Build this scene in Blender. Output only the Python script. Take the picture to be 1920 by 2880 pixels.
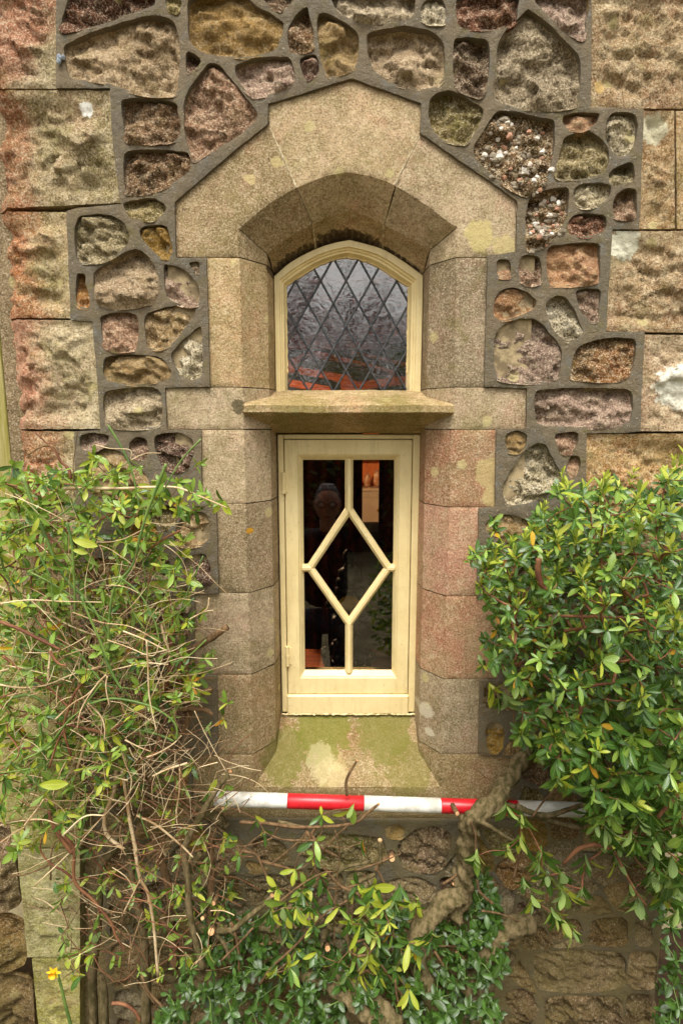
import bpy, math, random
import numpy as np
from mathutils import Vector, Matrix, noise
from mathutils.geometry import delaunay_2d_cdt, tessellate_polygon

R = random.Random(7)
sc = bpy.context.scene
for o in list(bpy.data.objects): bpy.data.objects.remove(o)
col = sc.collection

# ------------------------------------------------------------ camera, sky, sun, exposure
CAM_D, CAM_Z, PITCH, FPX = 1.45, 1.95, math.radians(9), 1600.0
cd = bpy.data.cameras.new('camera'); cam = bpy.data.objects.new('camera', cd); col.objects.link(cam)
cam.location = (0, -CAM_D, CAM_Z); cam.rotation_euler = (math.radians(90) - PITCH, 0, 0)
cd.sensor_fit = 'HORIZONTAL'; cd.sensor_width = 36; cd.lens = FPX / 1920 * 36
cd.clip_start = 0.02; cd.clip_end = 500
sc.camera = cam

SUN_EL, SUN_ROT = math.radians(64), math.radians(190)     # light falls from high behind the camera
w = bpy.data.worlds.new("World"); sc.world = w; w.use_nodes = True
nt = w.node_tree; bg = nt.nodes['Background']
sky = nt.nodes.new('ShaderNodeTexSky'); sky.sky_type = 'NISHITA'; sky.sun_disc = False
sky.sun_elevation = SUN_EL; sky.sun_rotation = SUN_ROT; sky.dust_density = 4.0; sky.air_density = 1.0
hs = nt.nodes.new('ShaderNodeHueSaturation'); hs.inputs['Saturation'].default_value = 0.10
nt.links.new(sky.outputs[0], hs.inputs['Color'])
wm = nt.nodes.new('ShaderNodeMix'); wm.data_type = 'RGBA'; wm.blend_type = 'MULTIPLY'; wm.inputs[0].default_value = 1; wm.inputs[7].default_value = (1, .975, .92, 1)
nt.links.new(hs.outputs[0], wm.inputs[6]); nt.links.new(wm.outputs[2], bg.inputs['Color'])
bg.inputs['Strength'].default_value = 0.135
sd = bpy.data.lights.new('sun', 'SUN'); sun = bpy.data.objects.new('sun', sd); col.objects.link(sun)
sd.energy = 1.7; sd.angle = math.radians(26); sd.color = (1.0, 0.96, 0.88)
sun.rotation_euler = (math.radians(90) - SUN_EL, 0, math.radians(180) - SUN_ROT + math.radians(0))
sun.rotation_euler = Vector((math.sin(SUN_ROT) * math.cos(SUN_EL), math.cos(SUN_ROT) * math.cos(SUN_EL), math.sin(SUN_EL))).to_track_quat('Z', 'Y').to_euler()
sc.view_settings.view_transform = 'Standard'; sc.view_settings.look = 'None'
sc.view_settings.gamma = 1.0; sc.view_settings.use_curve_mapping = False
sc.view_settings.exposure = 0.96
sc.render.engine = 'CYCLES'
sc.cycles.max_bounces = 6; sc.cycles.transparent_max_bounces = 10
sc.cycles.diffuse_bounces = 3; sc.cycles.caustics_reflective = False; sc.cycles.caustics_refractive = False

# ------------------------------------------------------------ helpers
def unp(px, py, Y=0.0):
    """where the sight line of a spot measured in the photograph meets the plane y=Y"""
    a = (px - 960) / FPX; b = (1440 - py) / FPX
    dy = math.cos(PITCH) + b * math.sin(PITCH); dz = -math.sin(PITCH) + b * math.cos(PITCH)
    t = (Y + CAM_D) / dy
    return (a * t, CAM_Z + dz * t)

CR = {'A': (0, 0, .40816), 'B': (640, 0, .40816), 'C': (1280, 0, .40816), 'D': (0, 560, .40816), 'E': (1280, 560, .40816),
      'G': (600, 440, .47194), 'H': (700, 1180, .39113), 'I': (560, 2100, .47194), 'J': (1280, 1860, .4336),
      'K': (0, 1800, .40816), 'L': (0, 1200, .40816), 'M': (1280, 1260, .40816), 'F': (0, 2300, .40816), 'S': (0, 0, 1)}
def cp(c, pts):
    ox, oy, s = CR[c]
    return [(ox + x * s, oy + y * s) for x, y in pts]
def wp(c, pts, Y=0.0):
    return [unp(x, y, Y) for x, y in cp(c, pts)]

def mk(name, verts, faces, mats, parent=None, smooth=False, uv=None, midx=None, mesh=None):
    if mesh is None:
        me = bpy.data.meshes.new(name)
        me.from_pydata([tuple(v) for v in verts], [], faces)
        for m in (mats if isinstance(mats, (list, tuple)) else [mats]): me.materials.append(m)
        if smooth: me.polygons.foreach_set('use_smooth', [True] * len(me.polygons))
        if midx is not None: me.polygons.foreach_set('material_index', midx)
        if uv is not None:
            l = me.uv_layers.new(name='uv'); l.data.foreach_set('uv', np.asarray(uv, dtype='f').ravel())
        me.update()
    else: me = mesh
    o = bpy.data.objects.new(name, me); col.objects.link(o)
    if parent is not None: o.parent = parent
    return o
def thing(name, label, cat, loc=(0, 0, 0), group=None):
    o = bpy.data.objects.new(name, None); o.empty_display_size = .1; col.objects.link(o)
    o.location = (0, 0, 0)
    o['label'] = label; o['category'] = cat
    if group: o['group'] = group
    return o
def tag(o, label, cat, group=None):
    o['label'] = label; o['category'] = cat
    if group: o['group'] = group
    return o
def struct(o): o['kind'] = 'structure'; return o
def stuff(o): o['kind'] = 'stuff'; return o

class MB:
    def __init__(s): s.v = []; s.f = []; s.m = []
    def add(s, v, f, m=0):
        k = len(s.v); s.v += [tuple(p) for p in v]; s.f += [tuple(i + k for i in q) for q in f]; s.m += [m] * len(f); return s
    def box(s, x0, x1, y0, y1, z0, z1, m=0, bev=0.0, jit=0.0):
        if bev > 0:
            b = bev
            pr = []
            for z, ins in ((z0, b), (z0 + b, 0), (z1 - b, 0), (z1, b)):
                pr.append([(x0 + ins + b * (ins == 0) * 0, y0 + ins, z), (x1 - ins, y0 + ins, z), (x1 - ins, y1 - ins, z), (x0 + ins, y1 - ins, z)])
            # chamfered vertical edges too
            rings = []
            for z, ins in ((z0, b), (z0 + b, 0), (z1 - b, 0), (z1, b)):
                X0, X1, Y0, Y1 = x0 + ins, x1 - ins, y0 + ins, y1 - ins; c = b
                rings.append([(X0 + c, Y0, z), (X1 - c, Y0, z), (X1, Y0 + c, z), (X1, Y1 - c, z), (X1 - c, Y1, z), (X0 + c, Y1, z), (X0, Y1 - c, z), (X0, Y0 + c, z)])
            v = [p for r in rings for p in r]; f = []
            for r in range(3):
                for i in range(8):
                    j = (i + 1) % 8; f.append((r * 8 + i, r * 8 + j, r * 8 + 8 + j, r * 8 + 8 + i))
            f.append(tuple(range(7, -1, -1))); f.append(tuple(range(24, 32)))
            return s.add(v, f, m)
        v = [(x0, y0, z0), (x1, y0, z0), (x1, y1, z0), (x0, y1, z0), (x0, y0, z1), (x1, y0, z1), (x1, y1, z1), (x0, y1, z1)]
        return s.add(v, [(0, 3, 2, 1), (4, 5, 6, 7), (0, 1, 5, 4), (1, 2, 6, 5), (2, 3, 7, 6), (3, 0, 4, 7)], m)
    def tube(s, pts, rad, n=6, m=0, cap=True, rough=0.0, seed=0):
        pts = [Vector(p) for p in pts]; N = len(pts)
        if not hasattr(rad, '__len__'): rad = [rad] * N
        t0 = (pts[1] - pts[0]).normalized()
        up = Vector((0, 0, 1)) if abs(t0.z) < .9 else Vector((1, 0, 0))
        u = t0.cross(up).normalized(); v = []; f = []
        for i, p in enumerate(pts):
            t = (pts[min(i + 1, N - 1)] - pts[max(i - 1, 0)])
            if t.length < 1e-9: t = t0
            t.normalize(); u = (u - t * u.dot(t)).normalized(); b = t.cross(u)
            for k in range(n):
                a = 2 * math.pi * k / n; r = rad[i]
                if rough:
                    ca, sa = math.cos(a), math.sin(a); sc1 = .55 / max(rad[i], .004); kk = 2.2
                    r *= 1 + rough * noise.noise(Vector((p.x * sc1 + ca, p.z * sc1 + sa + seed, p.y * sc1)))
                    if n > 12: r *= 1 + rough * .55 * noise.fractal(Vector((p.x * 70 + ca * kk, p.z * 70 + sa * kk + seed, p.y * 70)), .7, 2.1, 4)
                v.append(p + (u * math.cos(a) + b * math.sin(a)) * r)
        for i in range(N - 1):
            for k in range(n):
                j = (k + 1) % n; f.append((i * n + k, i * n + j, (i + 1) * n + j, (i + 1) * n + k))
        if cap and n > 2: f.append(tuple(range(n - 1, -1, -1))); f.append(tuple((N - 1) * n + k for k in range(n)))
        return s.add(v, f, m)
    def loft(s, rings, closed=False, m=0, flip=False):
        n = len(rings[0]); v = [p for r in rings for p in r]; f = []
        for i in range(len(rings) - 1):
            for k in range(n if closed else n - 1):
                j = (k + 1) % n; q = (i * n + k, i * n + j, (i + 1) * n + j, (i + 1) * n + k)
                f.append(q[::-1] if flip else q)
        return s.add(v, f, m)
    def ball(s, c, rx, ry, rz, nu=12, nv=8, m=0, rough=0, seed=0):
        rings = []
        for i in range(nv + 1):
            t = math.pi * i / nv; ring = []
            for k in range(nu):
                a = 2 * math.pi * k / nu
                d = Vector((math.sin(t) * math.cos(a), math.sin(t) * math.sin(a), math.cos(t)))
                q = 1 + (rough * noise.noise(d * 2.2 + Vector((seed, seed * .7, 0))) if rough else 0)
                ring.append((c[0] + rx * d.x * q, c[1] + ry * d.y * q, c[2] + rz * d.z * q))
            rings.append(ring)
        return s.loft(rings, True, m)
    def lathe(s, c, prof, n=16, m=0):
        rings = [[(c[0] + r * math.cos(2 * math.pi * k / n), c[1] + r * math.sin(2 * math.pi * k / n), c[2] + z) for k in range(n)] for r, z in prof]
        return s.loft(rings, True, m)
    def build(s, name, mats, parent=None, smooth=False):
        return mk(name, s.v, s.f, mats, parent, smooth, midx=s.m)

def catmull(P, n=6):
    P = [Vector(p) for p in P]; out = []
    Q = [P[0] * 2 - P[1]] + P + [P[-1] * 2 - P[-2]]
    for i in range(1, len(Q) - 2):
        for k in range(n):
            t = k / n; a, b, c, d = Q[i - 1], Q[i], Q[i + 1], Q[i + 2]
            out.append(.5 * ((2 * b) + (-a + c) * t + (2 * a - 5 * b + 4 * c - d) * t * t + (-a + 3 * b - 3 * c + d) * t ** 3))
    out.append(P[-1]); return out

def chaikin(P, it=2, r=.22):
    for _ in range(it):
        Q = []
        for i in range(len(P)):
            a, b = P[i], P[(i + 1) % len(P)]
            Q.append((a[0] + (b[0] - a[0]) * r, a[1] + (b[1] - a[1]) * r)); Q.append((b[0] + (a[0] - b[0]) * r, b[1] + (a[1] - b[1]) * r))
        P = Q
    return P
def resample(P, step, jit=0.0, closed=True, seed=0):
    out = []; n = len(P)
    for i in range(n if closed else n - 1):
        a, b = P[i], P[(i + 1) % n]; L = math.hypot(b[0] - a[0], b[1] - a[1])
        k = max(1, int(round(L / step)))
        for j in range(k):
            t = j / k; out.append((a[0] + (b[0] - a[0]) * t, a[1] + (b[1] - a[1]) * t))
    if not closed: out.append(P[-1])
    if jit:
        out = [(x + jit * (noise.noise(Vector((x * 45, z * 45, seed))) + .5 * noise.noise(Vector((x * 150, z * 150, seed + 5)))),
                z + jit * (noise.noise(Vector((x * 45, z * 45, seed + 9))) + .5 * noise.noise(Vector((x * 150, z * 150, seed + 3))))) for x, z in out]
    return out
def pip(px, pz, poly):
    inside = np.zeros(len(px), bool); n = len(poly)
    for i in range(n):
        x1, z1 = poly[i]; x2, z2 = poly[(i + 1) % n]
        if z1 == z2: continue
        c = ((z1 > pz) != (z2 > pz)) & (px < (x2 - x1) * (pz - z1) / (z2 - z1) + x1)
        inside ^= c
    return inside
def edist(px, pz, poly, closed=True):
    d = np.full(len(px), 1e9); n = len(poly)
    for i in range(n if closed else n - 1):
        x1, z1 = poly[i]; x2, z2 = poly[(i + 1) % n]
        dx, dz = x2 - x1, z2 - z1; L = dx * dx + dz * dz
        t = np.clip(((px - x1) * dx + (pz - z1) * dz) / max(L, 1e-12), 0, 1)
        d = np.minimum(d, (px - x1 - t * dx) ** 2 + (pz - z1 - t * dz) ** 2)
    return np.sqrt(d)
def area(P): return .5 * sum(P[i][0] * P[(i + 1) % len(P)][1] - P[(i + 1) % len(P)][0] * P[i][1] for i in range(len(P)))

def triang(outer, holes, step, seed=0):
    """grid-filled constrained triangulation -> verts (x,z) array, tris"""
    rr = random.Random(seed)
    O = np.array(outer); x0, z0 = O.min(0); x1, z1 = O.max(0)
    gx = np.arange(x0 + step / 2, x1, step); gz = np.arange(z0 + step / 2, z1, step)
    X, Z = np.meshgrid(gx, gz); X = X.ravel(); Z = Z.ravel()
    rs = np.random.RandomState(seed % 10000); X = X + rs.uniform(-.3, .3, len(X)) * step; Z = Z + rs.uniform(-.3, .3, len(Z)) * step
    keep = pip(X, Z, outer)
    keep &= edist(X, Z, outer) > step * .45
    for h in holes:
        H = np.array(h); a, b = H.min(0) - step; c, d = H.max(0) + step
        idx = np.where(keep & (X > a) & (X < c) & (Z > b) & (Z < d))[0]
        if len(idx):
            bad = pip(X[idx], Z[idx], h) | (edist(X[idx], Z[idx], h) < step * .45)
            keep[idx[bad]] = False
    vs = [Vector((x, z)) for x, z in zip(X[keep], Z[keep])]
    es = []
    for lp in [outer] + list(holes):
        k = len(vs); vs += [Vector(p) for p in lp]; n = len(lp)
        es += [(k + i, k + (i + 1) % n) for i in range(n)]
    V, E_, F, _, _, _ = delaunay_2d_cdt(vs, es, [], 0, 1e-6)
    V = np.array([(v.x, v.y) for v in V]); F = np.array([f for f in F if len(f) == 3])
    c = V[F].mean(1)
    ok = pip(c[:, 0], c[:, 1], outer)
    for h in holes:
        H = np.array(h); a, b = H.min(0); e, d = H.max(0)
        idx = np.where(ok & (c[:, 0] > a) & (c[:, 0] < e) & (c[:, 1] > b) & (c[:, 1] < d))[0]
        if len(idx): ok[idx[pip(c[idx, 0], c[idx, 1], h)]] = False
    F = F[ok]
    # make all triangles face -y : (x,z) orientation positive -> normal -y
    A = V[F[:, 0]]; B = V[F[:, 1]]; Cc = V[F[:, 2]]
    ar = (B[:, 0] - A[:, 0]) * (Cc[:, 1] - A[:, 1]) - (Cc[:, 0] - A[:, 0]) * (B[:, 1] - A[:, 1])
    F[ar < 0] = F[ar < 0][:, ::-1]
    F = F[np.abs(ar) > 1e-12]
    return V, F
def sheet(name, V, F, Y, back, mat, parent, smooth=True, side=True):
    """front surface at y=Y(vertex) with side walls back to y=back"""
    verts = [(V[i, 0], Y[i], V[i, 1]) for i in range(len(V))]
    faces = [tuple(int(i) for i in f) for f in F]
    if side:
        cnt = {}
        for f in faces:
            for i in range(3):
                a, b = f[i], f[(i + 1) % 3]
                if (b, a) in cnt: del cnt[(b, a)]
                else: cnt[(a, b)] = 1
        mp = {}; dup = {}
        for (a, b) in cnt:
            for q in (a, b):
                if q not in mp:
                    dup[q] = len(verts); verts.append(verts[q])
                    mp[q] = len(verts); verts.append((V[q, 0], back, V[q, 1]))
            faces.append((dup[b], dup[a], mp[a], mp[b]))
    used = set(i for f in faces for i in f)
    rm = {}; nv = []
    for i, v in enumerate(verts):
        if i in used: rm[i] = len(nv); nv.append(v)
    faces = [tuple(rm[i] for i in f) for f in faces]
    return mk(name, nv, faces, mat, parent, smooth)

# ------------------------------------------------------------ materials
def srgb(r, g, b):
    f = lambda c: (c / 255 / 12.92) if c / 255 <= .04045 else ((c / 255 + .055) / 1.055) ** 2.4
    return (f(r), f(g), f(b), 1)
class NT:
    def __init__(s, name):
        s.m = bpy.data.materials.new(name); s.m.use_nodes = True; s.t = s.m.node_tree
        s.p = s.t.nodes['Principled BSDF']; s.out = s.t.nodes['Material Output']
    def n(s, typ, **kw):
        x = s.t.nodes.new(typ)
        for k, v in kw.items(): setattr(x, k, v)
        return x
    def l(s, a, b): s.t.links.new(a, b)
    def val(s, sock, v):
        if hasattr(v, 'default_value') or hasattr(v, 'is_linked'): s.l(v, sock)
        else: sock.default_value = v
    def math(s, op, a, b=0.0, c=None, clamp=False):
        x = s.n('ShaderNodeMath', operation=op, use_clamp=clamp); s.val(x.inputs[0], a); s.val(x.inputs[1], b)
        if c is not None: s.val(x.inputs[2], c)
        return x.outputs[0]
    def mix(s, f, a, b, bt='MIX'):
        x = s.n('ShaderNodeMix', data_type='RGBA', blend_type=bt); s.val(x.inputs[0], f); s.val(x.inputs[6], a); s.val(x.inputs[7], b); return x.outputs[2]
    def noise(s, vec, scale, detail=4, rough=.6, dist=0.0):
        x = s.n('ShaderNodeTexNoise'); s.val(x.inputs['Scale'], scale); x.inputs['Detail'].default_value = detail
        x.inputs['Roughness'].default_value = rough; x.inputs['Distortion'].default_value = dist
        if vec is not None: s.l(vec, x.inputs['Vector'])
        return x.outputs['Fac']
    def vor(s, vec, scale, feature='F1', rnd=1.0):
        x = s.n('ShaderNodeTexVoronoi', feature=feature); x.inputs['Scale'].default_value = scale; x.inputs['Randomness'].default_value = rnd
        s.l(vec, x.inputs['Vector']); return x
    def ramp(s, f, lo, hi, a=0.0, b=1.0):
        x = s.n('ShaderNodeMapRange', clamp=True); x.interpolation_type = 'SMOOTHSTEP'; s.val(x.inputs[0], f); x.inputs[1].default_value = lo; x.inputs[2].default_value = hi
        x.inputs[3].default_value = a; x.inputs[4].default_value = b; return x.outputs[0]
    def coords(s):
        tc = s.n('ShaderNodeTexCoord'); oi = s.n('ShaderNodeObjectInfo')
        sc_ = s.n('ShaderNodeVectorMath', operation='SCALE'); s.l(oi.outputs['Random'], sc_.inputs[0]); sc_.inputs['Scale'].default_value = 37.0
        add = s.n('ShaderNodeVectorMath', operation='ADD'); s.l(tc.outputs['Object'], add.inputs[0]); s.l(sc_.outputs[0], add.inputs[1])
        return tc.outputs['Object'], add.outputs[0], oi.outputs['Random']
    def bump(s, h, strength, dist, prev=None):
        x = s.n('ShaderNodeBump'); x.inputs['Strength'].default_value = strength; x.inputs['Distance'].default_value = dist; s.l(h, x.inputs['Height'])
        if prev is not None: s.l(prev, x.inputs['Normal'])
        return x.outputs[0]

def damp(n, c, raw, vec):
    """algae that real damp has grown on the lower wall: more of it lower down, broken up by noise; then an even brown tone that deepens lower down"""
    sep = n.n('ShaderNodeSeparateXYZ'); n.l(raw, sep.inputs[0])
    h = n.ramp(sep.outputs['Z'], 0.2, 1.55, 1.0, 0.0)
    k = n.math('MULTIPLY', h, n.ramp(n.noise(raw, 7, 5, .65), .3, .62))
    c = n.mix(n.math('MULTIPLY', k, .5), c, srgb(110, 104, 50))
    k2 = n.math('MULTIPLY', n.ramp(sep.outputs['Z'], .1, .95, 1.0, 0.0), .38)
    return n.mix(k2, c, srgb(104, 88, 52))

def stone_mat(name, c1, c2, c3, grain=.35, moss=.25, lichen=.15, porous=0.0, patches=(), band=0.0, redleft=False, bump=1.0, stain=0.0, smoothface=False, nodamp=False):
    n = NT(name); raw, vec, rnd = n.coords()
    big = n.ramp(n.noise(vec, 9, 5, .6, .4), .35, .65)
    c = n.mix(big, srgb(*c1), srgb(*c2))
    mid = n.ramp(n.noise(vec, 34, 6, .72, .3), .45, .68)
    c = n.mix(n.math('MULTIPLY', mid, .75), c, srgb(*c3))
    if band:
        mp = n.n('ShaderNodeMapping'); mp.inputs['Scale'].default_value = (6, 6, 40); mp.inputs['Rotation'].default_value = (0, .2, 0); n.l(vec, mp.inputs[0])
        b = n.ramp(n.noise(mp.outputs[0], 1.2, 4, .6), .4, .6); c = n.mix(n.math('MULTIPLY', b, band), c, srgb(*[int(x * .62) for x in c1]))
    if redleft:
        sep = n.n('ShaderNodeSeparateXYZ'); n.l(raw, sep.inputs[0])
        rl = n.math('ADD', sep.outputs['X'], n.math('MULTIPLY', n.math('SUBTRACT', n.noise(raw, 9, 5, .7), .5), .26))
        up = n.math('MULTIPLY', n.math('SUBTRACT', sep.outputs['Z'], 2.72), .9)     # the whole top block is red
        rl = n.math('SUBTRACT', rl, n.math('MAXIMUM', up, 0.0))
        c = n.mix(n.ramp(rl, -.80, -.70, .9, 0.0), c, srgb(172, 100, 58))
        c = n.mix(n.math('MULTIPLY', n.ramp(n.noise(raw, 30, 5, .7), .55, .7), .35), c, srgb(150, 118, 88))
    if stain:
        c = n.mix(n.math('MULTIPLY', n.ramp(n.noise(raw, 5.5, 6, .72, .6), .46, .64), stain), c, srgb(118, 102, 60))
        c = n.mix(n.math('MULTIPLY', n.ramp(n.noise(vec, 8, 6, .75, .4), .5, .66), stain), c, srgb(174, 126, 96))
        c = n.mix(n.math('MULTIPLY', n.ramp(n.noise(vec, 27, 6, .8, .3), .54, .66), stain), c, srgb(208, 190, 150))
        c = n.mix(n.math('MULTIPLY', n.ramp(n.noise(raw, 38, 6, .8, .3), .56, .66), stain * .8), c, srgb(98, 82, 50))
        mp2 = n.n('ShaderNodeMapping'); mp2.inputs['Scale'].default_value = (34, 34, 3); n.l(raw, mp2.inputs[0])
        c = n.mix(n.math('MULTIPLY', n.ramp(n.noise(mp2.outputs[0], 1, 5, .7, .3), .54, .68), stain * .55), c, srgb(104, 90, 54))
    # per-stone shift
    h = n.n('ShaderNodeHueSaturation'); n.l(c, h.inputs['Color']); n.l(n.math('ADD', n.math('MULTIPLY', rnd, .5), .72), h.inputs['Value'])
    n.l(n.math('ADD', n.math('MULTIPLY', n.math('FRACT', n.math('MULTIPLY', rnd, 7.3)), .35), .85), h.inputs['Saturation']); h.inputs['Hue'].default_value = .5
    c = h.outputs[0]
    # grain: pale crystals and dark pits
    ml = n.noise(raw, 62, 5, .78)
    c = n.mix(n.math('MULTIPLY', n.ramp(ml, .52, .66), grain * 1.0), c, srgb(222, 204, 172))
    c = n.mix(n.math('MULTIPLY', n.ramp(ml, .46, .34), grain * 1.2), c, srgb(84, 60, 34))
    g = n.noise(raw, 420, 2, .6); g2 = n.noise(raw, 215, 3, .75)
    c = n.mix(n.math('MULTIPLY', n.ramp(g2, .52, .64), min(1, grain * 1.5)), c, srgb(224, 208, 178))
    c = n.mix(n.math('MULTIPLY', n.ramp(g2, .47, .37), min(1, grain * 1.7)), c, srgb(62, 44, 24))
    c = n.mix(n.math('MULTIPLY', n.ramp(g, .6, .75), grain * .9), c, srgb(235, 225, 205))
    # moss stain & crusty lichen
    ms = n.ramp(n.noise(raw, 13, 6, .7, .5), .5, .72)
    c = n.mix(n.math('MULTIPLY', ms, moss), c, srgb(110, 104, 34))
    if lichen:
        v = n.vor(raw, 16); d = n.math('ADD', v.outputs['Distance'], n.math('MULTIPLY', n.noise(raw, 90, 4, .7), .35))
        sepc = n.n('ShaderNodeSeparateColor'); n.l(v.outputs['Color'], sepc.inputs[0])
        sel = n.math('GREATER_THAN', sepc.outputs[0], 1 - lichen)
        k = n.math('MULTIPLY', n.ramp(d, .42, .36), sel)
        c = n.mix(n.math('MULTIPLY', k, .6), c, srgb(196, 182, 128))
    if patches:
        fl = n.n('ShaderNodeVectorMath', operation='MULTIPLY'); n.l(raw, fl.inputs[0]); fl.inputs[1].default_value = (1, 0, 1); flat = fl.outputs[0]
    for (x, z, r, cc, st) in patches:
        dv = n.n('ShaderNodeVectorMath', operation='DISTANCE'); n.l(flat, dv.inputs[0]); dv.inputs[1].default_value = (x, 0, z)
        d = n.math('ADD', dv.outputs['Value'], n.math('MULTIPLY', n.math('SUBTRACT', n.noise(raw, 42, 5, .72), .5), r * 1.5))
        c = n.mix(n.math('MULTIPLY', n.ramp(d, r, r * .82), st), c, srgb(*cc))
    if not nodamp: c = damp(n, c, raw, vec)
    n.l(c, n.p.inputs['Base Color']); n.p.inputs['Roughness'].default_value = .92
    n.p.inputs['Specular IOR Level'].default_value = .25
    b = n.bump(n.noise(raw, 48, 5, .75), .55 * bump * bump, .014)
    b = n.bump(n.noise(raw, 110, 5, .75), .8 * bump, .008, b)
    b = n.bump(n.noise(raw, 480, 2, .5), .45 * bump, .0022, b)
    if porous:
        v2 = n.vor(raw, 150); pit = n.ramp(v2.outputs['Distance'], .12, .4)
        b = n.bump(pit, porous, .004, b)
        c2_ = n.mix(n.math('MULTIPLY', n.ramp(v2.outputs['Distance'], .3, .1), porous * .7), c, srgb(48, 30, 18)); n.l(c2_, n.p.inputs['Base Color'])
    n.l(b, n.p.inputs['Normal'])
    return n.m

WP = unp
P_ = lambda px, py, rpx, cc=(232, 228, 214), st=.9, Y=0.0: (unp(px, py, Y)[0], unp(px, py, Y)[1], rpx / 1050, cc, st)
ARCH_BAND = []  # dark brown patches along the arch just above the frame
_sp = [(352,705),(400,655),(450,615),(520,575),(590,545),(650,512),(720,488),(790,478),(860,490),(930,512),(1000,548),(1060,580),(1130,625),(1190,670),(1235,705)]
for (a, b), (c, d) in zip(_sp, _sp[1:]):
    for k in (0, .5): ARCH_BAND.append(P_(600 + .47194 * (a + (c - a) * k), 440 + .47194 * (b + (d - b) * k) - 3, 17 if 600 < a < 960 else 12, (58, 44, 26), .8, .14))
M = {}
M['tan'] = stone_mat('tan_sandstone', (164, 136, 98), (136, 110, 74), (192, 166, 128))
M['brown'] = stone_mat('brown_porous_stone', (122, 88, 58), (92, 68, 42), (154, 120, 86), grain=.36, porous=.6)
M['purple'] = stone_mat('purple_sandstone', (150, 118, 98), (126, 98, 80), (178, 148, 124), moss=.2, grain=.4)
M['darkred'] = stone_mat('dark_red_stone', (112, 72, 56), (86, 56, 44), (142, 106, 88), grain=.36, porous=.6, moss=.15)
M['yellow'] = stone_mat('ochre_sandstone', (162, 128, 72), (134, 104, 54), (176, 148, 98), grain=.2, lichen=.25, band=.35)
M['grey'] = stone_mat('grey_sandstone', (150, 134, 108), (168, 152, 126), (124, 106, 82), grain=.4, moss=.2)
M['green'] = stone_mat('mossy_stone', (132, 116, 76), (108, 96, 58), (160, 144, 104), moss=.5, grain=.4)
M['pink'] = stone_mat('pink_sandstone', (168, 124, 86), (152, 110, 78), (186, 154, 112), grain=.25, moss=.15, lichen=0)
M['orange'] = stone_mat('orange_brown_stone', (162, 100, 48), (126, 92, 54), (166, 132, 86), grain=.45, porous=.5, lichen=0)
M['pale'] = stone_mat('pale_gritstone', (176, 164, 134), (148, 134, 102), (202, 192, 168), grain=.65, moss=.25)
M['cong'] = stone_mat('conglomerate_matrix', (130, 104, 76), (104, 82, 56), (170, 140, 110), grain=.7, porous=.7, moss=.35)
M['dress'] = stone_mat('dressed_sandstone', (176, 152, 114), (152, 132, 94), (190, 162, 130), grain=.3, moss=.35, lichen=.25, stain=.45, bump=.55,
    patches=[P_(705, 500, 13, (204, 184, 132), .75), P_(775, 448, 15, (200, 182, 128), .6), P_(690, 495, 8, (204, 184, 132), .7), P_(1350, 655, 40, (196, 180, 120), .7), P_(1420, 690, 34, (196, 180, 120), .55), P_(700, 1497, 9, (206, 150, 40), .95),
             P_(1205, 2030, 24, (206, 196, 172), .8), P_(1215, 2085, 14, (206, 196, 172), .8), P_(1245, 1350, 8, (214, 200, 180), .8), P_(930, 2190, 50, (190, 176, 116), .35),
             P_(668, 1145, 20, (84, 76, 52), .8), P_(905, 2040, 100, (112, 114, 40), .75, .1), P_(1080, 2060, 90, (108, 108, 40), .7, .1), P_(800, 2130, 70, (104, 106, 36), .6, .06), P_(1150, 2180, 70, (112, 108, 44), .5, .03), P_(830, 1160, 12, (150, 150, 110), .5), P_(850, 1190, 90, (112, 104, 44), .45, .06), P_(1100, 1190, 90, (112, 104, 44), .45, .06), P_(900, 2150, 44, (214, 202, 158), .35, .05), P_(945, 2185, 30, (210, 190, 150), .35, .03)] + ARCH_BAND)
M['dressred'] = stone_mat('dressed_red_sandstone', (168, 118, 92), (164, 136, 102), (182, 138, 110), grain=.3, stain=.38, moss=.15, lichen=.12, bump=.55,
    patches=[P_(1375, 1330, 42, (186, 168, 116), .7), P_(1385, 1400, 30, (190, 172, 118), .7), P_(1205, 2030, 24, (206, 196, 172), .8), P_(1215, 2085, 14, (206, 196, 172), .8)])
M['quoin'] = stone_mat('rock_faced_quoin', (180, 158, 114), (158, 142, 92), (204, 186, 150), grain=.4, stain=.4, redleft=True, moss=.4,
    patches=[P_(236, 300, 17, (240, 236, 226), .97)])
M['quoinr'] = stone_mat('rock_faced_quoin_right', (180, 152, 110), (160, 124, 86), (202, 182, 144), grain=.4, stain=.4, moss=.35,
    patches=[P_(1840, 355, 38, (214, 208, 178), .85), P_(1762, 682, 42, (234, 230, 206), .95), P_(1905, 1085, 62, (238, 234, 216), .95), P_(1690, 235, 16, (208, 176, 110), .7)])
M['red'] = stone_mat('red_mortar_joint', (140, 120, 92), (120, 104, 76), (160, 140, 110), grain=.3)
M['algae'] = stone_mat('algae_covered_quoin', (198, 190, 112), (168, 164, 78), (214, 204, 146), grain=.25, moss=.6, lichen=0, nodamp=True, stain=.35)

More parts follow.
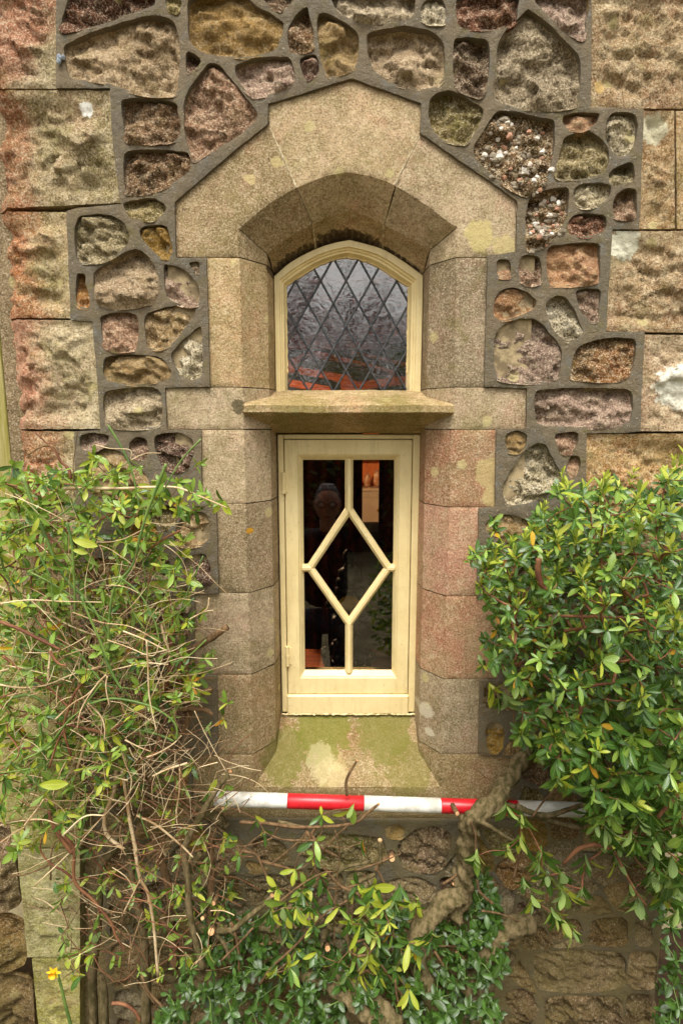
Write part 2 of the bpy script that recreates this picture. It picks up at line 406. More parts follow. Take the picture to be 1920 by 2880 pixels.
def mortar_mat():
    n = NT('grey_cement_mortar'); raw, vec, rnd = n.coords()
    c = n.mix(n.ramp(n.noise(raw, 7, 5, .6), .35, .65), srgb(108, 99, 83), srgb(120, 106, 84))
    c = n.mix(n.math('MULTIPLY', n.ramp(n.noise(raw, 26, 5, .65), .5, .7), .5), c, srgb(114, 115, 110))
    c = n.mix(n.math('MULTIPLY', n.ramp(n.noise(raw, 17, 6, .75, .6), .52, .68), .6), c, srgb(108, 100, 52))
    g = n.noise(raw, 380, 2, .6)
    c = n.mix(n.math('MULTIPLY', n.ramp(g, .66, .74), .8), c, srgb(225, 222, 212))
    c = n.mix(n.math('MULTIPLY', n.ramp(g, .4, .28), .5), c, srgb(58, 50, 38))
    c = damp(n, c, raw, vec)
    n.l(c, n.p.inputs['Base Color']); n.p.inputs['Roughness'].default_value = .9; n.p.inputs['Specular IOR Level'].default_value = .3
    c = n.mix(n.math('MULTIPLY', n.ramp(n.noise(raw, 90, 5, .8), .54, .66), .45), c, srgb(74, 64, 46)); n.l(c, n.p.inputs['Base Color'])
    b = n.bump(n.noise(raw, 70, 5, .75), .9, .007); n.l(n.bump(g, .4, .002, b), n.p.inputs['Normal'])
    return n.m
M['mortar'] = mortar_mat()

def simple(name, c1, c2=None, scale=30, rough=.6, bump=0, bscale=80, spec=.4, metal=0, stretch=None):
    n = NT(name); raw, vec, rnd = n.coords()
    v = vec
    if stretch:
        mp = n.n('ShaderNodeMapping'); mp.inputs['Scale'].default_value = stretch; n.l(vec, mp.inputs[0]); v = mp.outputs[0]
    c = srgb(*c1)
    if c2: c = n.mix(n.ramp(n.noise(v, scale, 5, .65), .38, .62), srgb(*c1), srgb(*c2)); n.l(c, n.p.inputs['Base Color'])
    else: n.p.inputs['Base Color'].default_value = c
    n.p.inputs['Roughness'].default_value = rough; n.p.inputs['Specular IOR Level'].default_value = spec; n.p.inputs['Metallic'].default_value = metal
    if bump: n.l(n.bump(n.noise(v, bscale, 4, .65), bump, .004), n.p.inputs['Normal'])
    return n.m
def paint_mat():
    n = NT('cream_gloss_paint'); raw, vec, rnd = n.coords()
    c = n.mix(n.ramp(n.noise(raw, 11, 5, .7), .35, .7), srgb(238, 218, 164), srgb(228, 206, 150))
    c = n.mix(n.math('MULTIPLY', n.ramp(n.noise(raw, 60, 5, .75), .60, .72), .6), c, srgb(176, 154, 106))
    c = n.mix(n.math('MULTIPLY', n.ramp(n.noise(raw, 210, 4, .8), .68, .73), .75), c, srgb(112, 92, 60))
    mp3 = n.n('ShaderNodeMapping'); mp3.inputs['Scale'].default_value = (70, 70, 7); n.l(raw, mp3.inputs[0])
    c = n.mix(n.math('MULTIPLY', n.ramp(n.noise(mp3.outputs[0], 1, 5, .7), .5, .68), .32), c, srgb(188, 166, 116))
    mp = n.n('ShaderNodeMapping'); mp.inputs['Scale'].default_value = (180, 180, 14); n.l(raw, mp.inputs[0])
    brush = n.noise(mp.outputs[0], 1, 3, .6)
    n.l(c, n.p.inputs['Base Color']); n.p.inputs['Roughness'].default_value = .42; n.p.inputs['Specular IOR Level'].default_value = .45
    b = n.bump(brush, .18, .002); n.l(n.bump(n.noise(raw, 70, 4, .6), .22, .003, b), n.p.inputs['Normal']); return n.m
M['paint'] = paint_mat()
def glass_mat(name, ior, bs, st, tint=(.86, .85, .83, 1)):
    n = NT(name); raw, vec, rnd = n.coords()
    fr = n.n('ShaderNodeFresnel'); fr.inputs['IOR'].default_value = ior
    g = n.n('ShaderNodeBsdfGlossy'); g.inputs['Roughness'].default_value = .0; g.inputs['Color'].default_value = (1, 1, 1, 1)
    t = n.n('ShaderNodeBsdfTransparent'); t.inputs['Color'].default_value = tint
    b = n.bump(n.noise(vec, bs, 2, .5, .8), st, .004)
    n.l(b, g.inputs['Normal'])
    mx = n.n('ShaderNodeMixShader'); n.l(fr.outputs[0], mx.inputs[0]); n.l(t.outputs[0], mx.inputs[1]); n.l(g.outputs[0], mx.inputs[2])
    n.l(mx.outputs[0], n.out.inputs['Surface']); return n.m
M['glass'] = glass_mat('flat_window_glass', 1.95, 6, .004)
M['leadglass'] = glass_mat('wavy_leaded_glass', 2.9, 55, .10, (.50, .49, .47, 1))
M['lead'] = simple('weathered_lead', (84, 84, 84), (56, 56, 60), 60, .5, .3, 120, .5, .3)
M['putty'] = simple('old_putty', (206, 190, 140), (150, 130, 90), 70, .8, .4)
M['dark'] = simple('dark_void', (26, 18, 12), None, rough=.9)
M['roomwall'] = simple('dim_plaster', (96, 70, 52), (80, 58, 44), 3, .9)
M['redwood'] = simple('orange_stained_timber', (190, 88, 36), (140, 56, 22), 4, .5, .2, 20, .4, 0, (2, 2, 20))
M['boardwood'] = simple('varnished_window_board', (172, 88, 36), (120, 54, 20), 3, .35, .1, 20, .5, 0, (1, 20, 20))
M['bronze'] = simple('dark_bronze', (34, 30, 22), (18, 16, 12), 20, .4, .4, 60, .5, .6)
M['brass'] = simple('dull_brass', (150, 112, 40), (118, 84, 30), 20, .4, .1, 60, .5, .7)
M['cream'] = simple('cream_cupboard', (205, 180, 150), (190, 166, 138), 5, .5)
M['china'] = simple('china', (226, 190, 150), (190, 110, 70), 30, .3)
M['curtain'] = simple('dark_floral_curtain', (72, 36, 24), (34, 16, 12), 26, .95, .3, 60, .1)
M['bark'] = simple('mossy_bark', (126, 110, 80), (84, 76, 46), 70, .95, 1.0, 120, .2, 0, (1, 1, .4))
M['bark2'] = simple('brown_bark', (132, 104, 74), (96, 74, 50), 40, .9, .6, 160, .2, 0, (2, 2, .5))
M['cut'] = simple('fresh_cut_wood', (224, 176, 128), (200, 146, 100), 60, .8)
M['straw'] = simple('dry_straw_stem', (222, 200, 160), (180, 148, 108), 14, .7, .2, 100, .3)
M['redtwig'] = simple('reddish_twig', (140, 96, 66), (104, 64, 46), 20, .7, .2, 100, .3)
M['greenstem'] = simple('green_jasmine_stem', (112, 136, 64), (84, 112, 52), 18, .5, .1, 100, .4)
M['soil'] = simple('soil', (58, 44, 30), (40, 32, 22), 20, .95, .8, 60, .1)
M['red_paint'] = simple('red_pole_band', (212, 34, 44), (180, 28, 36), 26, .35, .05, 40, .5)
M['white_paint'] = simple('white_pole_band', (232, 230, 222), (196, 192, 180), 22, .4, .05, 40, .5)
M['black'] = simple('black_plastic', (18, 18, 18), None, rough=.5)
def board_mat():
    return simple('algae_weathered_board', (150, 142, 70), (176, 164, 112), 5, .85, .6, 30, .2, 0, (14, 14, 1))
M['board'] = board_mat()

def leaf_mat(name, c1, c2, rib, rough=.34, trans=.28, spots=0.0):
    n = NT(name); raw, vec, rnd = n.coords()
    ge = n.n('ShaderNodeNewGeometry')
    k = n.math('FRACT', n.math('ADD', ge.outputs['Random Per Island'], rnd))
    c = n.mix(k, srgb(*c1), srgb(*c2))
    uv = n.n('ShaderNodeUVMap'); sp = n.n('ShaderNodeSeparateXYZ'); n.l(uv.outputs[0], sp.inputs[0])
    ax = n.math('ABSOLUTE', n.math('SUBTRACT', sp.outputs['X'], .5))
    c = n.mix(n.math('MULTIPLY', n.ramp(ax, .07, .02), .55), c, srgb(*rib))
    # side veins
    vv = n.math('SINE', n.math('MULTIPLY', n.math('ADD', sp.outputs['Y'], n.math('MULTIPLY', ax, -.35)), 60))
    c = n.mix(n.math('MULTIPLY', n.ramp(vv, .6, 1), .10), c, srgb(*rib))
    c = n.mix(n.math('MULTIPLY', n.ramp(n.noise(raw, 45, 3), .55, .75), .3), c, srgb(*c2))
    if spots: c = n.mix(n.math('MULTIPLY', n.ramp(n.noise(raw, 120, 3), .62, .68), spots), c, srgb(120, 70, 30))
    back = n.mix(.55, c, srgb(150, 168, 110))
    c = n.mix(ge.outputs['Backfacing'], c, back)
    n.l(c, n.p.inputs['Base Color']); n.p.inputs['Roughness'].default_value = rough; n.p.inputs['Specular IOR Level'].default_value = .5
    n.l(n.bump(vv, .12, .002), n.p.inputs['Normal'])
    tr = n.n('ShaderNodeBsdfTranslucent'); n.l(n.mix(.5, c, srgb(150, 180, 40)), tr.inputs['Color'])
    mx = n.n('ShaderNodeMixShader'); mx.inputs[0].default_value = trans
    n.l(n.p.outputs[0], mx.inputs[1]); n.l(tr.outputs[0], mx.inputs[2]); n.l(mx.outputs[0], n.out.inputs['Surface'])
    return n.m
LM = [leaf_mat('dark_green_leaf', (48, 80, 28), (76, 112, 42), (128, 156, 84), .24),
      leaf_mat('mid_green_leaf', (112, 146, 50), (146, 174, 74), (170, 194, 112), .3),
      leaf_mat('yellow_green_leaf', (158, 174, 46), (190, 194, 68), (206, 210, 112), .4, .35),
      leaf_mat('old_yellow_leaf', (212, 172, 34), (190, 120, 40), (214, 180, 70), .5, .35, .5),
      leaf_mat('deep_green_periwinkle_leaf', (44, 66, 20), (64, 94, 32), (96, 124, 60), .33, .15)]

# ------------------------------------------------------------ THE WALL
wall = thing('stone_house_wall', 'rubble stone house wall with raised grey mortar pointing, arched window and rock-faced quoins', 'wall')

def rstone(name, poly, mat, base=.004, bulge=.014, rough=.006, seed=0, step=.0055, tilt=.5, edgew=.02, margin=0.0, xmod=None, grow=.009, smoothit=2, planes=7, parent_=None):
    if area(poly) < 0: poly = poly[::-1]
    if smoothit: poly = chaikin(poly, smoothit, .17)
    cx = sum(p[0] for p in poly) / len(poly); cz = sum(p[1] for p in poly) / len(poly)
    poly = [(x + grow * (x - cx) / (math.hypot(x - cx, z - cz) + 1e-6), z + grow * (z - cz) / (math.hypot(x - cx, z - cz) + 1e-6)) for x, z in poly]
    poly = resample(poly, step, .0012, seed=seed)
    V, F = triang(poly, [], step, seed)
    x, z = V[:, 0], V[:, 1]
    d = edist(x, z, poly)
    hx = (x.max() - x.min()) / 2; hz = (z.max() - z.min()) / 2; Rr = min(hx, hz)
    rs = np.random.RandomState(seed + 11)
    hf = np.full(len(x), 9.0)
    for k in range(planes):
        g = rs.uniform(-.85, .85, 2); c = rs.uniform(.45, 1.0); o = rs.uniform(-.7, .7, 2)
        hf = np.minimum(hf, c + g[0] * ((x - cx) / hx - o[0]) + g[1] * ((z - cz) / hz - o[1]))
    hf = np.clip(hf, -.5, 1.1)
    ew = min(edgew, Rr * .6)
    e = np.clip((d - margin) / ew, 0, 1); e = e * e * (3 - 2 * e)
    sh = rs.uniform(-.6, .6); nn = np.empty(len(x)); n2 = np.empty(len(x))
    for i in range(len(x)):
        q = Vector((x[i] * .8 + z[i] * sh, z[i] * 1.35 - x[i] * sh, seed * 1.37))
        nn[i] = noise.fractal(q * 17, .8, 2.1, 5)
        n2[i] = noise.ridged_multi_fractal(q * 24 + Vector((7, 3, 1)), .75, 2.2, 4, 1.0, 2.0)
    fr = np.empty(len(x))
    for i in range(len(x)):
        q = Vector((x[i] + .006 * n2[i], z[i] + .006 * nn[i], seed * .77)); t_ = 0.0
        for fs, am in ((14.0, .8), (34.0, .55)):
            _, pt_ = noise.voronoi(Vector((q.x * fs * (1 + .4 * sh), q.y * fs * 1.3, seed * 1.9))); c0_ = pt_[0]
            g1 = noise.cell(c0_ * 7.3 + Vector((3, 1, 2))); g2_ = noise.cell(c0_ * 5.1 + Vector((11, 4, 7))); g3 = noise.cell(c0_ * 3.7 + Vector((5, 9, 1)))
            t_ += am * ((g3 - .5) * .9 + (g1 - .5) * 1.6 * (q.x * fs * (1 + .4 * sh) - c0_.x) + (g2_ - .5) * 1.6 * (q.y * fs * 1.3 - c0_.y))
        fr[i] = t_
    h = bulge * e * hf + rough * (nn * (.35 + .55 * e) + (n2 - 1.1) * .22 * e + fr * .58 * e)
    y = base - h + tilt * .01 * ((z - cz) / hz)
    if margin: y = np.where(d < margin, base + rough * .12 * nn, y)
    if xmod is not None: y = xmod(x, z, y)
    y = np.maximum(y, -.045)
    return sheet(name, V, F, y, .045 if xmod is None else .12, M[mat], parent_ or wall)

stones = []   # hole outlines in the mortar
SD = {
 'A': [('darkred', [(480,-60),(1050,-60),(1060,20),(1000,55),(870,85),(700,150),(560,195),(460,225),(430,200),(435,110),(470,20)]),
       ('tan', [(445,310),(560,250),(720,195),(860,150),(1000,112),(1080,108),(1170,130),(1200,170),(1225,260),(1230,400),(1215,560),(1205,655),(1100,655),(980,640),(880,605),(780,570),(640,545),(490,530),(470,480),(455,400)]),
       ('brown', [(840,680),(1000,680),(1210,705),(1215,780),(1235,830),(1230,920),(1190,970),(1040,975),(880,980),(865,900),(850,800)]),
       ('brown', [(860,1040),(1060,1035),(1280,1045),(1300,1090),(1305,1160),(1250,1210),(1120,1280),(1020,1325),(870,1335),(860,1200)]),
       ('green', [(850,1395),(1050,1365),(1120,1400),(1135,1440),(1100,1480),(1050,1505),(900,1500),(870,1440)]),
       ('green', [(1140,-60),(1240,-60),(1235,40),(1215,80),(1160,50)]),
       ('darkred', [(1285,345),(1385,410),(1340,460),(1290,500)])],
 'B': [('yellow', [(-270,-60),(105,-60),(170,30),(280,85),(378,145),(365,220),(340,310),(300,345),(190,365),(90,380),(-30,372),(-128,355),(-198,330),(-262,275)]),
       ('purple', [(-135,440),(-70,445),(-20,500),(60,600),(140,700),(195,770),(180,830),(110,890),(0,970),(-100,1020),(-230,1110),(-265,1000),(-290,900),(-295,700),(-260,610),(-200,530)]),
       ('purple', [(55,455),(130,420),(260,395),(400,390),(435,415),(450,500),(455,570),(400,600),(300,630),(190,665),(140,620),(80,540)]),
       ('brown', [(430,180),(470,110),(520,60),(545,50),(560,130),(585,230),(580,330),(430,358),(422,250)]),
       ('darkred', [(505,405),(560,385),(600,380),(620,430),(620,490),(550,535),(530,520),(510,440)]),
       ('yellow', [(620,140),(640,90),(700,100),(790,150),(880,210),(895,280),(885,400),(865,460),(780,495),(690,520),(655,420),(635,300)]),
       ('grey', [(700,-60),(1290,-60),(1280,60),(1260,120),(1120,130),(1000,140),(930,150),(850,120),(760,70)]),
       ('brown', [(230,-60),(480,-60),(420,30),(370,60),(300,40)]),
       ('tan', [(965,230),(1060,200),(1200,180),(1330,200),(1430,230),(1475,290),(1490,400),(1480,530),(1430,590),(1330,600),(1200,580),(1090,540),(1010,470),(970,350)]),
       ('pale', [(1355,20),(1400,-20),(1470,-10),(1500,60),(1480,160),(1400,150),(1345,130),(1340,60)])],
 'C': [('brown', [(-10,265),(80,255),(200,275),(225,290),(230,400),(215,560),(180,665),(100,640),(0,590)]),
       ('darkred', [(15,-60),(440,-60),(420,80),(410,140),(350,175),(150,190),(60,180),(20,150)]),
       ('grey', [(500,60),(560,100),(680,200),(760,290),(840,370),(855,460),(850,600),(830,720),(740,740),(560,740),(400,725),(280,680),(270,620),(290,480),(300,300),(360,200),(440,130)]),
       ('purple', [(520,-60),(560,10),(620,70),(700,140),(760,200),(850,270),(880,250),(895,130),(920,30),(925,-60)]),
       ('green', [(-168,680),(-110,640),(-50,625),(20,650),(110,700),(190,750),(170,820),(130,900),(70,980),(0,975),(-80,950),(-150,890),(-175,780)]),
       ('cong', [(290,760),(420,775),(590,815),(680,825),(680,950),(660,1080),(630,1200),(560,1300),(480,1340),(380,1290),(280,1200),(150,1090),(130,1010),(200,910)]),
       ('pink', [(755,785),(990,775),(975,820),(930,865),(860,885),(780,880),(750,830)]),
       ('pale', [(1065,810),(1090,775),(1240,785),(1250,870),(1230,980),(1190,1050),(1140,1070),(1090,1030),(1050,950),(1045,850)]),
       ('green', [(755,950),(830,920),(920,905),(1000,950),(1055,1040),(1050,1130),(1000,1190),(860,1220),(700,1225),(710,1120),(740,1010)]),
       ('green', [(1075,1175),(1220,1110),(1230,1240),(1150,1250),(1070,1260)]),
       ('pale', [(830,1300),(880,1270),(1000,1262),(1060,1275),(1065,1330),(1010,1390),(900,1425),(840,1400),(820,1340)]),
       ('purple', [(1110,1340),(1190,1300),(1245,1310),(1245,1480),(1190,1500),(1110,1490),(1090,1440)]),
       ('cong', [(515,1370),(600,1320),(780,1285),(775,1400),(760,1500),(690,1620),(600,1680),(510,1720),(490,1640),(495,1480)]),
       ('darkred', [(790,1520),(830,1485),(900,1475),(1030,1480),(1035,1570),(980,1600),(900,1620),(790,1600)])],
 'D': [('green', [(545,120),(640,108),(760,115),(840,160),(885,240),(870,300),(800,370),(700,420),(560,430),(535,400),(525,300),(520,200)]),
       ('yellow', [(965,215),(1010,185),(1140,185),(1160,250),(1180,350),(1160,400),(1100,390),(1030,320),(980,260)]),
       ('tan', [(650,500),(760,430),(850,380),(920,345),(980,365),(1040,430),(1080,520),(1090,620),(1070,700),(980,720),(850,740),(720,745),(680,700),(655,600)]),
       ('purple', [(1130,455),(1200,460),(1280,500),(1350,580),(1365,640),(1365,720),(1300,730),(1230,710),(1160,670),(1140,600)]),
       ('pink', [(525,520),(585,525),(590,620),(610,690),(610,740),(530,730)]),
       ('brown', [(1305,440),(1370,435),(1365,500),(1340,480)]),
       ('purple', [(695,810),(800,790),(870,785),(935,800),(945,850),(945,960),(930,1030),(800,1040),(720,1010),(710,900)]),
       ('tan', [(1005,790),(1140,755),(1250,725),(1340,740),(1330,800),(1250,900),(1180,990),(1100,1030),(1020,1010),(1005,900)]),
       ('pale', [(1190,1060),(1250,990),(1370,880),(1385,900),(1385,1220),(1320,1235),(1260,1210),(1210,1150),(1190,1100)]),
       ('yellow', [(720,1090),(850,1075),(1060,1085),(1120,1110),(1175,1190),(1150,1240),(1060,1255),(900,1270),(740,1250),(720,1200)]),
       ('grey', [(720,1330),(830,1315),(960,1300),(1070,1305),(1105,1350),(1110,1480),(1090,1560),(960,1570),(750,1570),(720,1450)])],
 'E': [('pink', [(290,420),(375,425),(375,530),(300,530)]),
       ('purple', [(455,405),(500,388),(570,400),(585,470),(580,570),(510,580),(455,550),(445,480)]),
       ('pink', [(640,325),(820,310),(900,305),(990,310),(990,400),(985,570),(830,580),(700,590),(660,590),(640,470)]),
       ('pink', [(275,700),(310,640),(390,610),(480,640),(550,690),(540,750),(440,790),(330,830),(270,800)]),
       ('pale', [(630,715),(700,670),(760,680),(800,740),(850,850),(880,920),(830,950),(760,970),(690,900),(640,800)]),
       ('purple', [(835,640),(900,620),(1000,625),(985,720),(975,830),(940,840),(880,780),(850,700)]),
       ('purple', [(330,870),(440,830),(550,830),(610,880),(680,970),(725,1030),(720,1150),(700,1220),(640,1250),(440,1255),(300,1240),(275,1130),(275,950)]),
       ('orange', [(870,1010),(960,980),(1100,960),(1240,965),(1235,1080),(1200,1200),(1120,1245),(960,1240),(800,1240),(810,1150),(830,1060)]),
       ('purple', [(550,1320),(700,1310),(900,1310),(1210,1305),(1220,1450),(1190,1540),(1050,1570),(850,1560),(650,1560),(560,1540)]),
       ('yellow', [(360,1620),(430,1600),(490,1620),(480,1690),(430,1740),(370,1730),(355,1680)]),
       ('purple', [(690,1620),(840,1610),(840,1680),(800,1740),(750,1750),(700,1690)])],
 'M': [('pale', [(500,10),(560,-25),(620,-20),(660,70),(720,170),(715,230),(680,290),(600,340),(470,380),(370,390),(330,310),(340,240),(400,150),(460,60)]),
       ('pink', [(775,120),(800,60),(850,65),(860,120),(830,190),(790,200)]),
       ('yellow', [(220,520),(270,475),(380,465),(480,500),(520,540),(500,600),(420,620),(300,600),(220,580)]),
       ],
 'L': [('darkred', [(1065,70),(1150,50),(1240,50),(1320,90),(1330,180),(1290,280),(1200,300),(1120,270),(1080,180)]),
       ('purple', [(895,110),(940,80),(1000,85),(1015,160),(1000,210),(930,210),(900,170)]),
       ('purple', [(555,60),(640,50),(740,60),(740,110),(640,160),(560,150)]),
       ('yellow', [(590,280),(640,210),(700,160),(770,150),(840,190),(900,260),(1000,330),(1030,440),(950,480),(700,470),(600,420),(570,350)]),
       ('green', [(1040,600),(1120,545),(1200,560),(1225,610),(1200,670),(1140,700),(1060,660)]),
       ('tan', [(1250,640),(1330,590),(1410,600),(1440,660),(1440,760),(1380,810),(1260,820),(1200,790),(1220,700)]),
       ('yellow', [(870,690),(990,600),(1040,650),(1100,760),(1060,820),(970,820),(880,750)]),
       ('darkred', [(1270,920),(1340,890),(1410,885),(1440,960),(1450,1080),(1340,1100),(1280,1070)]),
       ],
 'I': [('brown', [(310,580),(400,540),(500,580),(540,680),(430,700),(330,660)]),
       ('green', [(570,560),(700,520),(1080,540),(1120,640),(1080,700),(850,730),(680,700),(600,640)]),
       ('yellow', [(1115,490),(1180,470),(1230,500),(1200,540),(1130,530)]),
       ('brown', [(1180,590),(1290,500),(1420,480),(1500,530),(1480,650),(1420,740),(1280,740),(1200,690)]),
       ('tan', [(1130,800),(1300,780),(1400,830),(1420,900),(1300,930),(1150,900)]),
       ('tan', [(60,560),(230,530),(280,640),(200,740),(70,720)]), ('brown', [(260,790),(480,760),(560,860),(480,960),(300,930)]),
       ],
 'J': [('yellow', [(205,420),(270,400),(310,440),(315,520),(270,590),(210,570)]),
       ('darkred', [(330,2160),(420,2130),(500,2170),(530,2260),(480,2320),(400,2300),(340,2230)]),
       ('brown', [(880,1680),(1110,1665),(1115,1830),(880,1845)]), ('tan', [(1170,1690),(1270,1680),(1270,1830),(1175,1830)]),
       ('tan', [(520,1890),(820,1880),(1100,1900),(1105,2100),(900,2135),(560,2130),(515,2050)]), ('tan', [(1130,1895),(1300,1890),(1300,2110),(1130,2110)]),
       ('brown', [(580,2180),(880,2175),(1080,2190),(1080,2420),(590,2420)]), ('brown', [(1110,2170),(1290,2170),(1280,2420),(1110,2420)]),
       ],
}
# regions of the face covered by rubble and mortar
LX = -.860; RX = .935
outer_px = [(157,-60),(157,245),(308,245),(316,400),(339,572),(218,584),(186,593),(198,899),(259,903),(271,1050),(282,1209),(208,1213),(215,1600)]
outer = [unp(*p) for p in outer_px] + [(unp(215, 1600)[0], .02), (RX, .02), (RX, unp(1850, 2420)[1]), unp(1640, 2400)] + \
        [unp(*p) for p in [(1645,1600),(1649,1219),(1770,1217),(1800,1213),(1813,931),(1704,933),(1723,643),(1798,643),(1811,304),(1660,300),(1664,163),(1665,-60)]]
sur_px = [(490,567),(494,723),(580,723),(590,1087),(463,1090),(469,1207),(565,1209),(567,1412),(608,1420),(614,1669),(547,1673),(545,1900),(610,1902),(612,2126),(540,2130),(540,2306),
          (1440,2310),(1434,2133),(1345,2124),(1349,1916),(1402,1914),(1402,1684),(1341,1678),(1347,1431),(1392,1427),(1396,1207),(1480,1207),(1482,1092),(1362,1087),(1372,717),(1451,707),(1455,563),
          (1382,510),(1280,441),(1181,371),(1185,288),(989,218),(754,290),(752,347),(640,437)]
sur = [unp(*p) for p in sur_px]
holes = []; sid = 0; rubble = []
for c, lst in SD.items():
    for mat, pts in lst:
        P = wp(c, pts)
        A0 = np.array(P); P = [(x, max(z, .06)) for x, z in P]
        rubble.append((mat, P))
def bbox(P): a = np.array(P); return a.min(0), a.max(0)
ok = []
for mat, P in rubble:       # keep a stone only where it stands clear of stones already laid and of the dressed surround
    (a, b), (c, d) = bbox(P)
    bad = False
    for m2, Q in ok:
        (e, f), (g, h) = bbox(Q)
        if a < g and c > e and b < h and d > f:
            x = np.array([p[0] for p in P]); z = np.array([p[1] for p in P])
            x2 = np.array([p[0] for p in Q]); z2 = np.array([p[1] for p in Q])
            if pip(x, z, Q).any() or pip(x2, z2, P).any(): bad = True; break
    x = np.array([p[0] for p in P] + [np.mean([p[0] for p in P])]); z = np.array([p[1] for p in P] + [np.mean([p[1] for p in P])])
    if pip(x, z, sur).sum() > 1 or (~pip(x, z, outer)).sum() > 3 and z.max() < 2.85: bad = True
    if not bad: ok.append((mat, P))
rubble = ok
# rubble of the lower wall, mostly behind the shrubs: irregular stones packed into the free area
def fill(polyregion, n, seed, pad=.0085):
    rr = random.Random(seed); Rg = polyregion; (a, b), (c, d) = bbox(Rg); sites = []; kk = 0
    while len(sites) < n and kk < 9000:
        kk += 1; p = (rr.uniform(a, c), rr.uniform(b, d))
        if not pip(np.array([p[0]]), np.array([p[1]]), Rg)[0]: continue
        if pip(np.array([p[0]]), np.array([p[1]]), sur)[0]: continue
        md = .085 if kk < 3000 else .065
        if any((p[0] - q[0]) ** 2 + ((p[1] - q[1]) * 1.25) ** 2 < md * md for q in sites): continue
        sites.append(p)
    for i, p in enumerate(sites):
        cell = [(p[0] - .1, p[1] - .085), (p[0] + .1, p[1] - .085), (p[0] + .1, p[1] + .085), (p[0] - .1, p[1] + .085)]
        def cutc(cell, m, nx, nz):
            out = []
            for k in range(len(cell)):
                u, v = cell[k - 1], cell[k]; fu = (u[0] - m[0]) * nx + (u[1] - m[1]) * nz; fv = (v[0] - m[0]) * nx + (v[1] - m[1]) * nz
                if (fu <= 0) != (fv <= 0): t = fu / (fu - fv); out.append((u[0] + (v[0] - u[0]) * t, u[1] + (v[1] - u[1]) * t))
                if fv <= 0: out.append(v)
            return out
        for j, q in enumerate(sites):
            if i == j: continue
            dx, dz = q[0] - p[0], q[1] - p[1]; L = math.hypot(dx, dz)
            if L > .3: continue
            m = ((p[0] + q[0]) / 2 - dx / L * pad, (p[1] + q[1]) / 2 - dz / L * pad); cell = cutc(cell, m, dx / L, dz / L)
            if len(cell) < 3: break
        # keep clear of traced stones, the surround and the region edge
        for Qp in [P for _, P in base_r] + [sur, Rg]:
            if len(cell) < 3: break
            best = None
            for k in range(len(Qp)):
                u, v = Qp[k], Qp[(k + 1) % len(Qp)]; dx, dz = v[0] - u[0], v[1] - u[1]; L2 = dx * dx + dz * dz
                t = max(0, min(1, ((p[0] - u[0]) * dx + (p[1] - u[1]) * dz) / max(L2, 1e-12))); f = (u[0] + t * dx, u[1] + t * dz); D2 = math.hypot(f[0] - p[0], f[1] - p[1])
                if D2 < .16:
                    nx, nz = (f[0] - p[0]) / max(D2, 1e-6), (f[1] - p[1]) / max(D2, 1e-6)
                    if Qp is not Rg and Qp is not sur:
                        if best is None or D2 < best[0]: best = (D2, f, nx, nz)
                    elif D2 < .1: cell = cutc(cell, (f[0] - nx * pad * 1.6, f[1] - nz * pad * 1.6), nx, nz)
                    if len(cell) < 3: break
            if best and len(cell) >= 3: cell = cutc(cell, (best[1][0] - best[2] * pad * 2, best[1][1] - best[3] * pad * 2), best[2], best[3])
        if len(cell) < 3 or abs(area(cell)) < .0012: continue
        x = np.array([q[0] for q in cell]); z = np.array([q[1] for q in cell])
        if any(pip(x, z, P).any() or pip(np.array([q[0] for q in P]), np.array([q[1] for q in P]), cell).any() for _, P in base_r): continue
        if pip(x, z, sur).any() or pip(np.array([q[0] for q in sur]), np.array([q[1] for q in sur]), cell).any(): continue
        rubble.append((rr.choice(['tan', 'brown', 'green', 'tan', 'darkred', 'yellow', 'grey', 'brown']), cell))
base_r = list(rubble)
fill([unp(*p) for p in [(222, 1560), (545, 1560), (545, 2320), (1455, 2320), (1455, 2130), (1350, 2130), (1350, 1700), (1402, 1690), (1402, 1500), (1636, 1500), (1636, 2400), (1850, 2430)]] + [(RX - .01, .05), (unp(222, 1600)[0], .05)], 190, 5)
print('rubble stones', len(rubble))
top = unp(960, -58)[1]
for i, (mat, P) in enumerate(rubble):
    if area(P) < 0: P = P[::-1]
    H = resample(chaikin(P, 2, .17), .007, .0018, seed=i)
    if not pip(np.array([p[0] for p in H]), np.array([p[1] for p in H]), outer).all():
        H = [(x, min(z, top - .002 + 0 * x)) for x, z in H]
    hc = (sum(p[0] for p in H) / len(H), sum(p[1] for p in H) / len(H)); H = [(x + .0036 * (x - hc[0]) / (math.hypot(x - hc[0], z - hc[1]) + 1e-6), min(z + .0036 * (z - hc[1]) / (math.hypot(x - hc[0], z - hc[1]) + 1e-6), top - .002)) for x, z in H]
    H = [p for k, p in enumerate(H) if math.hypot(p[0] - H[k - 1][0], p[1] - H[k - 1][1]) > 5e-4]
    holes.append(H)
pebbly = []
NB = len(base_r)
for i, (mat, P) in enumerate(rubble):
    a = abs(area(P)); big = a > .012
    o = rstone('stone', P, mat, base=(.0088 if P[0][1] > .86 else .003), bulge=(.016 if not big else .026) * (1 if P[0][1] > .86 else .5), rough=.0135 if mat in ('brown', 'darkred', 'cong') else .0108,
               seed=i + 20, step=.0052, tilt=1.0 if P[0][1] > .86 else .5, edgew=.014)
    if mat == 'cong': pebbly.append((o, P))
surH = resample(sur, .008, .0012, seed=77)
outH = resample(outer, .012, .0012, seed=78)
V, F = triang(outH, [surH] + holes, .0085, 5)
yy = np.array([.0012 * noise.fractal(Vector((x * 30, z * 30, 2)), .8, 2, 4) + .002 * noise.noise(Vector((x * 9, z * 9, 8))) for x, z in V])
dd = np.full(len(V), 1.0)
